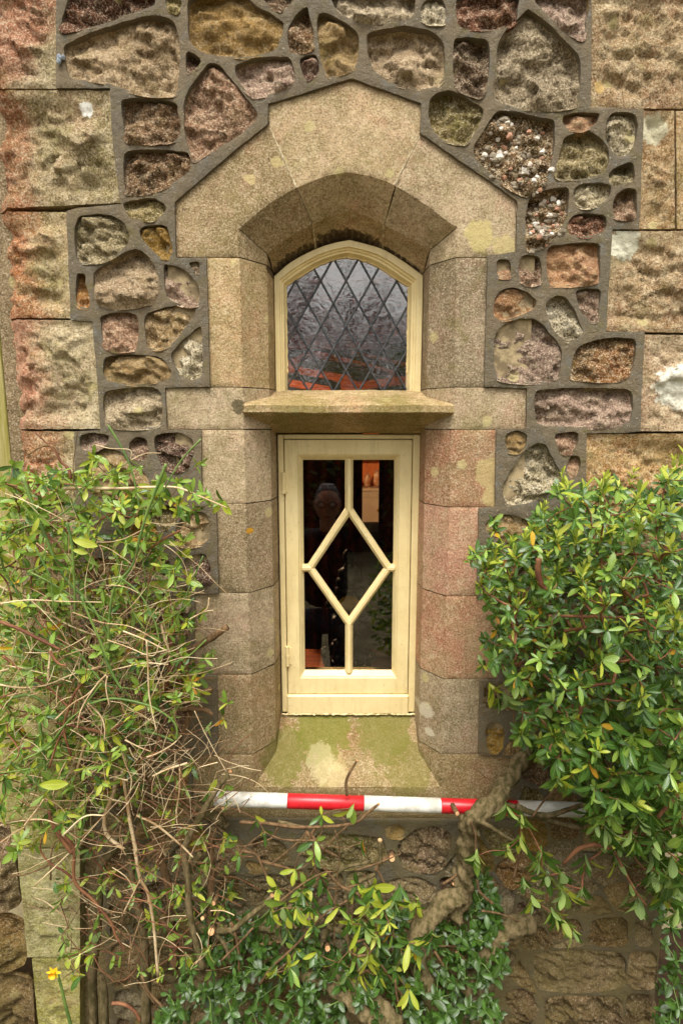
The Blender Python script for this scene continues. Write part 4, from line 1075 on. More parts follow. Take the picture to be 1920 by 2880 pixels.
# ------------------------------------------------------------ room behind the windows
room = thing('living_room', 'dim room behind the small casement, warm lit with orange timber ceiling', 'room')
rm = MB()
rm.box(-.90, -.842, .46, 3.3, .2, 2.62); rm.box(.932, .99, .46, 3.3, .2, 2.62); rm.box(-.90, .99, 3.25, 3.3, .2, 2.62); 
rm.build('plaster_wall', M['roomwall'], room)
MB().box(-.90, .99, .461, 3.3, .15, .2).build('floor', M['boardwood'], room)
cl_ = MB().box(-.90, .99, .461, 3.3, 2.62, 2.66).build('ceiling', simple('red_brown_boards', (84, 40, 26), (58, 28, 18), 3, .6, .2, 20, .3, 0, (1, 20, 1)), room)
for k in range(7):
    y = .95 + k * .36; b = MB().box(-.83, .92, -.035, .035, -.10, 0, bev=.006).build('beam', M['redwood'], cl_); b.location = (0, y, 2.61); b.rotation_euler = (0, 0, 0)
bd = MB().box(-.185, .222, .213, .60, 1.075, 1.10, bev=.004).build('window_board', M['boardwood'], room)
tr = part_empty('roof_truss', room)
for (p, q, Y, r) in [((605, 1178), (1080, 1300), 2.2, .022), ((600, 1178), (440, 1238), 2.2, .022), ((430, 1262), (820, 1330), 2.0, .02), ((470, 1075), (640, 1115), 2.4, .02), ((690, 1305), (960, 1400), 1.8, .018), ((430, 1345), (700, 1395), 1.9, .02), ((820, 1175), (1160, 1250), 2.3, .016), ((760, 1380), (1170, 1330), 1.75, .022)]:
    a, b = wp('G', [p, q], Y); a = Vector((a[0], Y, a[1])); b = Vector((b[0], Y, b[1])); d = (b - a).normalized(); nn_ = Vector((-d.z, 0, d.x)) * r
    v = [a - nn_ + Vector((0, -.03, 0)), b - nn_ + Vector((0, -.03, 0)), b + nn_ + Vector((0, -.03, 0)), a + nn_ + Vector((0, -.03, 0)), a - nn_ + Vector((0, .03, 0)), b - nn_ + Vector((0, .03, 0)), b + nn_ + Vector((0, .03, 0)), a + nn_ + Vector((0, .03, 0))]
    MB().add(v, [(0, 1, 2, 3), (7, 6, 5, 4), (0, 4, 5, 1), (1, 5, 6, 2), (2, 6, 7, 3), (3, 7, 4, 0)]).build('timber', M['redwood'], tr)
# curtain right
def curtain(x0, x1, y, z0, z1, amp, seed):
    rg = []; n = 60
    for i in range(13):
        z = z0 + (z1 - z0) * i / 12; rg.append([(x0 + (x1 - x0) * k / n, y + amp * math.sin(k * .75 + seed) * (1 - .3 * i / 12) + .004 * math.sin(k * 2.1 + i * .3), z) for k in range(n + 1)])
    return MB().loft(rg)
tag(curtain(-.29, .085, .85, .9, 1.99, .018, 2).build('curtain', M['curtain'], None, True), 'dark brown curtain hanging inside, seen through the left side of the casement', 'curtain')
tag(curtain(.152, .62, .85, .9, 1.99, .02, 0).build('curtain', M['curtain'], None, True), 'dark floral curtain hanging inside, seen through the right side of the casement', 'curtain')
# dresser
dr = thing('dresser', 'cream dresser with lit shelves of crockery seen through the upper right pane', 'dresser')
x0, x1, yD = -.18, .75, 2.9
bx = MB().box(x0, x1, yD, yD + .3, .2, 1.42); bx.build('cupboard', M['cream'], dr)
for k in range(3):
    dx = x0 + .02 + k * .305; d = MB().box(dx, dx + .28, yD - .018, yD - .001, 1.18, 1.38, bev=.006).build('drawer', M['cream'], dr)
    MB().ball((dx + .14, yD - .03, 1.28), .014, .014, .014).build('knob', M['brass'], d, True)
    d = MB().box(dx, dx + .28, yD - .018, yD - .001, .3, 1.16, bev=.006).build('door', M['cream'], dr); MB().box(dx + .05, dx + .23, yD - .022, yD - .0185, .36, 1.1, bev=.003).build('panel', M['cream'], d)
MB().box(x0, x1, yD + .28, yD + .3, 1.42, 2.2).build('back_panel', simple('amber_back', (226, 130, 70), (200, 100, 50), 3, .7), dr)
for z in (1.42, 1.68, 1.94): MB().box(x0, x1, yD + .05, yD + .279, z, z + .02, bev=.002).build('shelf', M['cream'], dr)
for sx in (x0, x1 - .02): MB().box(sx, sx + .02, yD + .03, yD + .279, 1.445, 2.2).build('side', M['cream'], dr)
for si, z in enumerate((1.441, 1.701, 1.961)):
    for q, x in enumerate((.125, .205, .285)):
        r = R.uniform(.024, .036); h = R.uniform(.06, .15)
        o = MB().lathe((x, yD + .15, z), [(0, 0), (r * .7, 0), (r, h * .3), (r * .8, h * .75), (r * .5, h), (0, h)], 14).build('jug', M['china'] if (q + si) % 3 else M['brass'], None, True)
        tag(o, '%s small jug on the %s shelf of the lit dresser behind the glass' % (('left', 'middle', 'right')[q], ('lowest', 'middle', 'top')[si]), 'jug', 'crockery on the dresser shelves')
ac = thing('armchair', 'dark leather armchair standing in the dim room before the dresser', 'armchair')
zt = unp(1040, 1500, 1.5)[1]  # added dark chair, its top set to hide the lit dresser below the shelves
MB().box(-.15, .6, 1.75, 1.88, .21, zt, bev=.04).build('backrest', M['bronze'], ac); MB().box(-.05, .5, 1.2, 1.745, .35, zt - .35, bev=.04).build('seat', M['bronze'], ac)
for sx in (-.15, .505): MB().box(sx, sx + .095, 1.2, 1.745, .21, zt - .2, bev=.03).build('armrest', M['bronze'], ac)
# mantel clock
ck = thing('mantel_clock', 'dark bronze figure clock with brass dial on the window board behind the diamond pane', 'clock')
cx, cz = unp(981, 1700, .42); yC = .42; s = .9
b = MB(); b.box(cx - .075, cx + .075, yC - .03, yC + .05, 1.1005, 1.135, bev=.006); b.box(cx - .06, cx + .06, yC - .022, yC + .04, 1.136, cz - .04, bev=.008)
for k in range(26): b.ball((cx + R.uniform(-.085, .085), yC - .02 + R.uniform(-.02, .02), R.uniform(1.12, cz)), .016, .014, .018, 8, 6, 0, .6, k)
b.build('base', M['bronze'], ck, True)
b = MB(); b.tube([(cx, yC - .035, cz), (cx, yC + .035, cz)], .052, 28); b.build('drum', M['bronze'], ck, True)
b = MB(); b.tube([(cx, yC - .041, cz), (cx, yC - .036, cz)], .043, 28); b.build('dial', simple('tarnished_dial', (190, 160, 70), (160, 130, 50), 20, .6), ck)
b = MB(); b.tube([(cx + .004, yC - .044, cz - .005), (cx + .02, yC - .043, cz + .004)], .0016, 5); b.tube([(cx, yC - .044, cz), (cx - .003, yC - .043, cz - .03)], .0014, 5); b.build('hands', M['bronze'], ck)
b = MB(); zz = cz + .05
for dz, rx in ((0, .05), (.03, .046), (.06, .038), (.075, .02)): b.ball((cx, yC, zz + dz), rx, rx * .7, .028, 12, 8, 0, .3, dz)
b.ball((cx - .002, yC - .003, zz + .118), .021, .022, .027, 12, 10, 0, .15); b.build('figure', M['bronze'], ck, True)
# lamp that lights the room
lp = thing('pendant_lamp', 'warm pendant lamp lighting the room beside the window', 'lamp')
m = MB(); m.lathe((-.62, 1.4, 2.12), [(.02, .16), (.05, .15), (.16, .0), (.155, .0), (.045, .145)], 20); m.build('lamp_shade', M['cream'], lp, True)
MB().tube([(-.62, 1.4, 2.27), (-.62, 1.4, 2.62)], .004, 6).build('flex', M['black'], lp)
ld = bpy.data.lights.new('bulb', 'POINT'); ld.energy = 45; ld.color = (1, .72, .42); ld.shadow_soft_size = .05
lo = bpy.data.objects.new('bulb', ld); col.objects.link(lo); lo.location = (-.62, 1.4, 2.1); lo.parent = lp

# ------------------------------------------------------------ ground, background
def gz(y):
    if y > -.7: return .03
    if y < -1.5: return -.25
    return .03 - .28 * (-.7 - y) / .8
gm = MB(); xs_ = [-40, -12, -4] + [-2 + .2 * i for i in range(21)] + [4, 12, 40]; ysg = [14, 4, 1] + [.6 - .15 * i for i in range(18)] + [-3, -6, -14, -60]
v = []; f = []
for yv in ysg:
    for x in xs_: v.append((x, yv, gz(yv) + .02 * noise.noise(Vector((x * 3, yv * 3, 0)))))
for i in range(len(ysg) - 1):
    for k in range(len(xs_) - 1): f.append((i * len(xs_) + k, i * len(xs_) + k + 1, (i + 1) * len(xs_) + k + 1, (i + 1) * len(xs_) + k))
gf = [q for q in f if v[q[0]][1] < -.75 or v[q[0]][1] > .5]; bf = [q for q in f if not (v[q[0]][1] < -.75 or v[q[0]][1] > .5)]
struct(mk('path', v, gf, simple('pale_bounce_ground', (132, 122, 96), (108, 98, 74), 5, .95, .8, 40, .1), None, True))  # unseen ground made pale to bounce light up under the arch
struct(mk('ground', v, bf, M['soil'], None, True))
fn = thing('board_fence', 'pale green algae-stained upright boards beyond the left corner of the house wall', 'fence')
x = -2.6; k = 0
while x < -.90:
    wd = R.uniform(.10, .13); b = MB().box(x, x + wd, .62 + R.uniform(0, .008), .645, .03, 2.5 + R.uniform(-.03, .03), bev=.003).build('board', M['board'], fn); x += wd + .006; k += 1
MB().box(-2.6, -.92, .65, .69, .5, .58).build('rail', M['board'], fn); MB().box(-2.6, -.92, .65, .69, 1.9, 1.98).build('rail', M['board'], fn)

# ------------------------------------------------------------ ranging pole (one metre, 0.2 m bands)
rp = thing('ranging_pole', 'red and white banded ranging pole laid level on the branches under the sill', 'ranging pole')
def P3(c, x, y, Y): px, py = cp(c, [(x, y)])[0]; a, z = unp(px, py, Y); return Vector((a, Y, z))
A = P3('S', 603, 2247, -.055); B = P3('S', 1652, 2279, -.055); 
ends = [605, 808, 1022, 1238, 1455, 1652]
def onp(px): t = (px - 603) / (1652 - 603); return A.lerp(B, t)
for k in range(5):
    a, b = onp(ends[k]), onp(ends[k + 1]); d = (b - a).normalized()
    m = MB(); r = .0192
    pts = [a + d * .0004, a + d * .001, b - d * .001, b - d * .0004]; rad = [r - .0003, r, r, r - .0003]
    if k == 0: pts = [a - d * .002, a, a + d * .006, b - d * .001, b - d * .0004]; rad = [r * .72, r * .93, r, r, r - .0003]
    m.tube(pts, rad, 28); m.build('red_band' if k % 2 else 'white_band', M['red_paint' if k % 2 else 'white_paint'], rp, True)
d = (B - A).normalized()
MB().tube([A - d * .012, A - d * .002], [.009, .012], 14).build('end_cap', M['black'], rp, True)
def mark(c, pts, name):
    q = [P3(c, x, y, -.055) for x, y in pts]; ax = A; out = []
    for p in q:
        t = (p - A).dot(d); o = p - (A + d * t); zz = max(-.0185, min(.0185, o.z)); out.append(A + d * t + Vector((0, -math.sqrt(max(.0192 ** 2 - zz * zz, 0)) - .0003, zz)))
    MB().tube(out, .0007, 5).build(name, M['black'], rp)
mark('I', [(119, 290), (112, 287), (106, 291), (108, 297), (115, 298)], 'mark'); mark('I', [(984, 366), (1000, 380)], 'mark'); mark('I', [(1001, 366), (985, 380)], 'mark')

# ------------------------------------------------------------ leaves
def leaf_template(wd, droop, fold, rows=6, tip=.75, seed=0, obl=.6):
    """leaf of unit length along +y; rounded towards the tip like the shrub's leaves"""
    rr = random.Random(seed); v = []; uv = []; f = []
    prof = lambda t: wd * .5 * (max(0, math.sin(math.pi * t ** obl)) ** .7 if t < 1 else 0) + (.018 if t < .15 else 0)
    tw = rr.uniform(-.25, .25)
    for i in range(rows + 1):
        t = i / rows; h = prof(t) if 0 < t < 1 else (.012 if t == 0 else .002)
        z = -droop * t * t; e = fold * h; wv = .012 * math.sin(t * 9 + seed); a = tw * t
        for s_ in (-1, 0, 1):
            X = s_ * h; Z = z + (e if s_ else 0) + wv * s_
            v.append((X * math.cos(a) - (Z - z) * math.sin(a), t - .1 * droop * t, z + X * math.sin(a) + (Z - z) * math.cos(a))); uv.append((.5 + s_ * .5, t))
    for i in range(rows):
        for k in (0, 1): f.append((i * 3 + k, i * 3 + k + 1, i * 3 + 4 + k, i * 3 + 3 + k))
    return np.array(v), f, np.array(uv)
TPL = [leaf_template(.27, .12, .3, 7, seed=1, obl=1.35), leaf_template(.31, .25, .2, 7, seed=2, obl=1.45), leaf_template(.24, .05, .4, 7, seed=3, obl=1.3), leaf_template(.29, .38, .25, 7, seed=4, obl=1.4), leaf_template(.40, .2, .25, 7, seed=5, obl=1.2)]
TPLP = [leaf_template(.44, .12, .3, seed=6, obl=.9), leaf_template(.5, .25, .25, seed=7, obl=.95)]
TALL = TPL + TPLP
_lm = {}
def leaf_mesh(t, m):
    if (t, m) not in _lm:
        V_, f, uv = TALL[t]; me = bpy.data.meshes.new('leaf'); me.from_pydata(V_.tolist(), [], f); me.materials.append(LM[m])
        l = me.uv_layers.new(name='uv'); l.data.foreach_set('uv', np.array([uv[i] for q in f for i in q], dtype='f').ravel())
        me.polygons.foreach_set('use_smooth', [True] * len(f)); _lm[(t, m)] = me
    return _lm[(t, m)]
camv = Vector((0, -CAM_D, CAM_Z))
def in_frame(p):
    d = Vector(p) - camv; dep = d.y * math.cos(PITCH) - d.z * math.sin(PITCH)
    if dep < .1: return False, dep
    u = 960 + FPX * d.x / dep; vv = 1440 - FPX * (d.y * math.sin(PITCH) + d.z * math.cos(PITCH)) / dep
    return (-20 < u < 1940 and -20 < vv < 2900), dep
class Leaves:
    def __init__(s): s.L = []
    def leaf(s, p, d, nrm, L, t, m, wk=1.0):
        d = Vector(d).normalized(); x = d.cross(Vector(nrm))
        if x.length < 1e-4: x = d.cross(Vector((.3, .8, .1)))
        x.normalize(); z = x.cross(d).normalized()
        s.L.append((Matrix(((x.x * L * wk, d.x * L, z.x * L, p[0]), (x.y * L * wk, d.y * L, z.y * L, p[1]), (x.z * L * wk, d.z * L, z.z * L, p[2]), (0, 0, 0, 1))), t, m, L))
    def rosette(s, p, d, n, L, a0, a1, mats, rr, tp=(0, 1, 2, 3, 4), droop=0.0, stem=0.02):
        d = Vector(d).normalized(); u = d.cross(Vector((.13, .3, .9))).normalized(); v = d.cross(u); ph = rr.uniform(0, 6.28)
        for k in range(n):
            a = rr.uniform(a0, a1) * (1 if k < n * .7 else .5); az = ph + k * 2.4 + rr.uniform(-.3, .3)
            r = (u * math.cos(az) + v * math.sin(az))
            ld = d * math.cos(a) + r * math.sin(a) + Vector((0, 0, -droop))
            nn = d * math.sin(a) - r * math.cos(a) + Vector((rr.uniform(-.3, .3), -.25 + rr.uniform(-.3, .3), .35 + rr.uniform(-.3, .3)))
            base = Vector(p) - d * stem * (k / n)
            s.leaf(base, ld, nn, L * rr.uniform(.5, 1.15), rr.choice(tp), mats(rr), rr.uniform(.85, 1.15))
    def build(s, parent, top=295, name='leaf', rest='foliage'):
        sc_ = []
        for i, (m, t, c, L) in enumerate(s.L):
            ok_, dep = in_frame(m.translation); facing = abs((m.to_3x3() @ Vector((0, 0, 1))).normalized().dot((m.translation - camv).normalized()))
            sc_.append((L / max(dep, .1) * (facing + .2) * (1 if ok_ else 0) - .02 * m.translation.y, i))
        sc_.sort(reverse=True); pick = set(i for _, i in sc_[:top])
        for i in pick:
            m, t, c, L = s.L[i]; o = mk(name, None, None, None, parent, mesh=leaf_mesh(t, c)); o.matrix_local = m
        bt = {}
        for i, (m, t, c, L) in enumerate(s.L):
            if i not in pick: bt.setdefault((t, c), []).append(np.array(m))
        V_, F_, U_, MI = [], [], [], []; off = 0
        for (t, c), ms in bt.items():
            v, f, uv = TALL[t]; A_ = np.stack(ms); vh = np.c_[v, np.ones(len(v))]
            W = np.einsum('nij,kj->nki', A_, vh)[:, :, :3]; nL, nv = W.shape[:2]
            V_.append(W.reshape(-1, 3)); fa = np.array(f)
            F_.append((fa[None] + (np.arange(nL) * nv)[:, None, None] + off).reshape(-1, 4)); off += nL * nv
            U_.append(np.tile(uv[fa].reshape(-1, 2), (nL, 1))); MI.append(np.full(nL * len(f), c))
        if V_:
            V_ = np.concatenate(V_); F_ = np.concatenate(F_); U_ = np.concatenate(U_); MI = np.concatenate(MI)
            me = bpy.data.meshes.new(rest); me.vertices.add(len(V_)); me.vertices.foreach_set('co', V_.astype('f').ravel())
            me.loops.add(F_.size); me.loops.foreach_set('vertex_index', F_.astype('i').ravel())
            me.polygons.add(len(F_)); me.polygons.foreach_set('loop_start', np.arange(0, F_.size, 4, dtype='i')); me.polygons.foreach_set('loop_total', np.full(len(F_), 4, 'i'))
            for m in LM: me.materials.append(m)
            me.polygons.foreach_set('material_index', MI.astype('i')); me.polygons.foreach_set('use_smooth', [True] * len(F_))
            l = me.uv_layers.new(name='uv'); l.data.foreach_set('uv', U_.astype('f').ravel()); me.update(calc_edges=True)
            o = bpy.data.objects.new(rest, me); col.objects.link(o); o.parent = parent; stuff(o)

def grow(nodes, roots, rr, mb, r0=.0016, jag=.012, maxr=.011, m=0):
    """twigs joining rosettes to the nearest wood nearer the root"""
    pts = [Vector(r) for r in roots]; par = [-1] * len(pts); order = sorted(range(len(nodes)), key=lambda i: min((Vector(nodes[i]) - Vector(r)).length for r in roots))
    for i in order:
        p = Vector(nodes[i]); A_ = np.array([tuple(q) for q in pts]); dd_ = ((A_ - np.array(tuple(p))) ** 2).sum(1); j = int(dd_.argmin()); pts.append(p); par.append(j)
    cnt = [1] * len(pts)
    for i in range(len(pts) - 1, -1, -1):
        if par[i] >= 0: cnt[par[i]] += cnt[i]
    for i in range(len(pts)):
        if par[i] < 0: continue
        a, b = pts[par[i]], pts[i]; L = (b - a).length
        if L < .002: continue
        mid = a.lerp(b, .5) + Vector((rr.uniform(-1, 1), rr.uniform(-.3, 1), rr.uniform(-1, .2))) * L * .16
        ra = min(maxr, r0 * cnt[i] ** .42 * 1.15); rb = min(maxr, r0 * cnt[i] ** .42)
        c = catmull([a, mid, b], 3); mb.tube(c, [ra + (rb - ra) * k / (len(c) - 1) for k in range(len(c))], 5, m, False)
def samp(poly, n, rr):
    (a, b), (c, d) = bbox(poly); out = []
    while len(out) < n:
        x, y = rr.uniform(a, c), rr.uniform(b, d)
        if pip(np.array([x]), np.array([y]), poly)[0]: out.append((x, y))
    return out

# ---- right-hand evergreen shrub
rr = random.Random(21)
shrub = thing('evergreen_shrub', 'dense glossy green wall shrub with yellow-green new shoots right of the casement', 'shrub')
RP = cp('M', [(150,830),(90,760),(140,720),(230,670),(330,650),(430,640),(500,560),(520,470),(620,430),(700,370),(690,230),(760,250),(850,250),(980,230),(1100,255),(1220,240),(1300,290),(1400,270),(1470,150),(1560,90),(1700,40),(1750,1568)]) + \
     cp('J', [(1560,1450),(1480,1500),(1400,1640),(1310,1560),(1240,1300),(1100,1200),(950,1150),(880,960),(790,820),(640,760),(560,620),(440,520),(400,300),(330,170),(300,20)]) + cp('M', [(200,1480),(230,1290),(310,1200),(170,1010)])
def rmats(q):
    def f(r):
        x = r.random()
        if x < q: return 2
        if x < q + .012: return 3
        return 0 if r.random() < .74 else 1
    return f
lv = Leaves(); nodes = []
for (px, py) in samp(RP, 1250, rr):
    dep = rr.random() ** 1.6
    edge = 1 - min(1, max(0, (py - 1700) / 900)) * .45
    Y = -.05 - dep * .30 * edge - .10 * max(0, min(1, (px - 1350) / 400)) * dep
    # keep within outline nearer the border: shallow there
    x, z = unp(px, py, Y); p = Vector((x, Y, z)); nodes.append(p)
    low = max(0, min(1, (py - 1850) / 500))
    d = Vector((rr.uniform(-.55, .35), -.75 + rr.uniform(-.3, .3), .55 - 1.0 * low + rr.uniform(-.4, .4)))
    new = rr.random() < (.34 if low < .3 else .14) and dep > .35
    if new:
        dn_ = Vector((rr.uniform(-.35, .2), -.3, 1.0 - .9 * low)); lv.rosette(p + dn_ * .012, dn_, rr.randint(6, 9), rr.uniform(.022, .034), .25, .8, lambda r: 2 if r.random() < .9 else 1, rr, (0, 2, 3), stem=.03)
    L = rr.uniform(.022, .037) * (1 + .8 * low)
    lv.rosette(p, d, rr.randint(6, 9), L, .7, 1.45, rmats(.03 if dep > .5 else 0), rr, droop=.12 + .35 * low)
extra = [('J', c) for c in [(420,1150),(130,1270),(330,1230),(740,560),(540,610),(740,780),(450,1450),(640,1640),(700,1690),(760,1750),(900,950),(930,1060),(1150,1480),(1190,1570),(1400,1370),(1380,560),(1200,440),(1000,300),(510,350),(330,230),(700,1500),(850,1300),(1050,1290),(600,1400),(560,1250),(690,1380),(960,1180),(880,1000),(240,180),(300,250),(820,1480),(500,1560),(540,1320),(430,1010),(340,960),(1430,1450),(1440,1650),(1010,120)]] + [('M', c) for c in [(150,740),(270,500),(270,570),(250,1380),(200,1350),(190,1500)]]
for c, (x, y) in extra:
    Y = -.22 if c == 'J' and y > 100 else -.06
    p = P3(c, x, y, Y); nodes.append(p)
    lv.rosette(p, (rr.uniform(-.4, .4), -.5, -.5 if c == 'J' else .4), rr.randint(6, 9), rr.uniform(.046, .062) if c == 'J' else .030, .45, 1.25, rmats(.22), rr, droop=.2)
for (x, y) in [(1500,170),(1540,120),(1450,240),(620,700),(520,660),(690,640),(830,660),(860,900),(900,930),(960,900),(1280,510),(1020,320),(1200,250),(740,260),(580,480),(1060,590),(950,660),(1190,480),(260,780),(210,930),(1160,980),(1470,400),(1390,1180),(1500,1200)]:
    p = P3('M', x, y, -.30 if y > 300 else -.12)
    d = Vector((rr.uniform(-.3, .3), -.25, 1)); 
    for k in range(3): lv.rosette(p + d * .014 * k, d, 5, .030 - .004 * k, .35, .95 - .2 * k, lambda r: 2, rr, (0, 2, 3), stem=.004)
lv.build(shrub)
tw = MB(); grow(nodes, [(.62, -.06, .55), (.72, -.12, .9), (.55, -.08, 1.2)], rr, tw, .0009, maxr=.0034); stuff(tw.build('twigs', M['redtwig'], shrub, True))
def limb(c, pts, Y, r, parent, mat='bark', name='branch', n=10, rough=.35, cutend=False, sm=7):
    if not hasattr(Y, '__len__'): Y = [Y] * len(pts)
    if len(Y) == 2: Y = [Y[0] + (Y[1] - Y[0]) * k / (len(pts) - 1) for k in range(len(pts))]
    if n >= 12: n, sm = 28, 16
    P = [P3(c, x, y, yy_) for (x, y), yy_ in zip(pts, Y)]; Q_ = catmull(P, sm); N = len(Q_)
    if not hasattr(r, '__len__'): r = (r, r * .7)
    rad = [r[0] + (r[1] - r[0]) * k / (N - 1) for k in range(N)]
    m = MB(); m.tube(Q_, rad, n, 0, True, rough, seed=len(bpy.data.objects) % 97)
    o = m.build(name, M[mat], parent, True)
    if cutend:
        d = (Q_[-1] - Q_[-2]).normalized(); MB().tube([Q_[-1] - d * .001, Q_[-1] + d * .0018], rad[-1] * .93, 10).build('cut_end', M['cut'], o)
    return o
limb('J', [(1476,800),(1440,870),(1340,980),(1240,1095),(1130,1150),(1000,1210)], (-.3, -.24), (.004, .0055), shrub, 'redtwig')
limb('J', [(1000,1210),(900,1190),(800,1220),(700,1315)], (-.24, -.2), (.0055, .0045), shrub, 'redtwig')
limb('J', [(900,1060),(1000,1180),(1080,1330),(1160,1480),(1240,1590)], -.24, (.004, .002), shrub, 'redtwig')
limb('J', [(930,1000),(1060,1100),(1180,1110)], -.22, .004, shrub, 'redtwig')
limb('M', [(575,760),(570,850),(590,930),(640,990)], -.33, (.0055, .007), shrub, 'redtwig')
limb('M', [(640,1160),(900,1160),(1150,1170),(1400,1200)], -.33, (.003, .0035), shrub, 'redtwig')
limb('J', [(620,1400),(600,1480),(590,1560)], -.2, .003, shrub, 'redtwig'); limb('J', [(700,1370),(740,1470)], -.2, .003, shrub, 'straw')

# ---- the old trunk and framework of the wall shrub below the pole
trunk = thing('old_wall_shrub', 'old mossy gnarled trunks and bare pruned branches crossing the wall under the ranging pole', 'shrub')
limb('J', [(560,430),(490,550),(420,650),(330,800),(240,930),(130,1010),(85,1090),(65,1300),(40,1500),(-20,1660)], [-.03,-.04,-.06,-.09,-.125,-.13,-.11,-.09,-.09,-.11], (.016, .029), trunk, n=14, rough=.5)
limb('I', [(1568,890),(1480,930),(1400,1000),(1310,1090),(1290,1200),(1320,1340),(1370,1490),(1440,1680)], [-.11,-.12,-.13,-.14,-.15,-.16,-.18,-.2], (.025, .020), trunk, n=14, rough=.4)
limb('I', [(790,1290),(870,1390),(960,1450),(1050,1530),(1180,1680)], (-.16, -.25), (.014, .024), trunk, n=14, rough=.4)
limb('I', [(560,1370),(690,1390),(800,1440),(910,1520),(1010,1610),(1080,1690)], (-.15, -.27), (.012, .022), trunk, n=12, rough=.4)
limb('J', [(500,1700),(400,1720),(300,1770),(215,1850),(190,1950),(120,2050),(60,2130)], (-.10, -.14), (.024, .028), trunk, n=14, rough=.4)
limb('I', [(-40,330),(40,390),(120,440),(160,480)], -.03, (.02, .012), trunk, n=10, rough=.5)
limb('I', [(60,560),(75,700),(70,850),(60,1010),(80,1100)], (-.1, -.13), (.009, .009), trunk, 'bark2', rough=.3)
limb('I', [(0,690),(60,620),(90,560),(80,480)], -.08, (.009, .006), trunk, rough=.3)
BR = [([(240,450),(420,460),(560,480),(720,480),(860,470),(940,450),(1000,400),(1070,342)], .0045, .0035, -.11, 1),
      ([(470,450),(560,470),(640,490)], .006, .004, -.1, 0), ([(240,620),(330,640),(370,700),(410,800)], .005, .003, -.12, 0),
      ([(370,685),(450,705),(550,735)], .0042, .0035, -.12, 0), ([(640,860),(700,820),(790,780),(880,720),(1010,690)], .006, .004, -.13, 0),
      ([(870,890),(950,810),(1050,760)], .0075, .005, -.12, 0), ([(830,1090),(870,1030),(880,950),(870,890)], .007, .006, -.13, 0),
      ([(640,510),(700,590),(830,660)], .0045, .0035, -.12, 0), ([(740,720),(840,830),(970,900),(975,1020)], .0035, .003, -.16, 0),
      ([(130,1280),(250,1160),(380,1020),(560,860),(720,760),(810,745)], .0028, .0016, -.2, 0),
      ([(360,1420),(430,1320),(560,1200),(680,1070),(760,990),(880,920)], .0035, .002, -.2, 0),
      ([(810,500),(835,620),(820,800),(808,960),(806,1190)], .0018, .0013, -.2, 0),
      ([(760,1070),(830,1100),(900,1170),(930,1230)], .007, .006, -.17, 0), ([(740,1140),(770,1090),(800,1070)], .008, .007, -.16, 0),
      ([(910,1170),(1000,1150),(1150,1120)], .0035, .0022, -.19, 0), ([(980,1170),(1060,1270),(1140,1380),(1200,1470),(1250,1560)], .003, .0022, -.22, 0),
      ([(1165,1390),(1180,1500),(1225,1660)], .003, .0025, -.23, 0), ([(360,1185),(440,1170),(500,1160)], .0045, .004, -.15, 0),
      ([(500,1190),(480,1120),(490,1060)], .006, .003, -.15, 0), ([(100,1100),(200,1090),(300,1010),(380,950),(435,890)], .0075, .0055, -.17, 1),
      ([(80,1100),(150,1180),(190,1300)], .006, .004, -.17, 0), ([(190,1050),(230,1180),(240,1370)], .005, .003, -.17, 0),
      ([(1075,700),(1080,640),(1077,560)], .007, .006, -.12, 1), ([(1050,740),(1080,690),(1130,660)], .005, .006, -.12, 0),
      ([(980,760),(1010,820)], .003, .002, -.12, 0), ([(1060,730),(1110,830),(1160,880)], .0035, .0015, -.12, 0),
      ([(660,780),(730,640),(830,520),(990,390)], .003, .0014, -.13, 0), ([(430,700),(520,630),(610,550),(640,500)], .0022, .0016, -.12, 0),
      ([(470,480),(440,540),(370,570),(250,600)], .003, .002, -.11, 0), ([(640,520),(560,760),(530,900)], .002, .0012, -.12, 0),
      ([(880,500),(860,430),(830,410)], .002, .0015, -.1, 0), ([(60,0),(130,90),(165,160)], .0011, .0009, -.12, 0), ([(0,120),(50,100),(105,97)], .0024, .0015, -.12, 1),
      ([(-10,430),(60,320),(130,220),(185,150)], .006, .005, -.14, 1), ([(880,290),(875,210),(900,150),(940,85)], .0042, .003, -.075, 1),
      ([(930,740),(1080,690),(1200,640)], .0022, .0015, -.14, 0), ([(580,1390),(520,1330),(440,1290)], .006, .004, -.14, 0),
      ([(1450,820),(1500,790),(1568,740)], .004, .003, -.1, 0), ([(1400,1220),(1460,1320),(1530,1470)], .004, .002, -.16, 0), ([(1568,1200),(1500,1190),(1420,1190)], .003, .002, -.15, 0)]
for pts, r0, r1, Y, cut_ in BR:
    limb('I', pts, Y, (r0, r1), trunk, 'bark2' if r0 < .006 else 'bark', n=7, rough=.3, cutend=bool(cut_), name='branch')
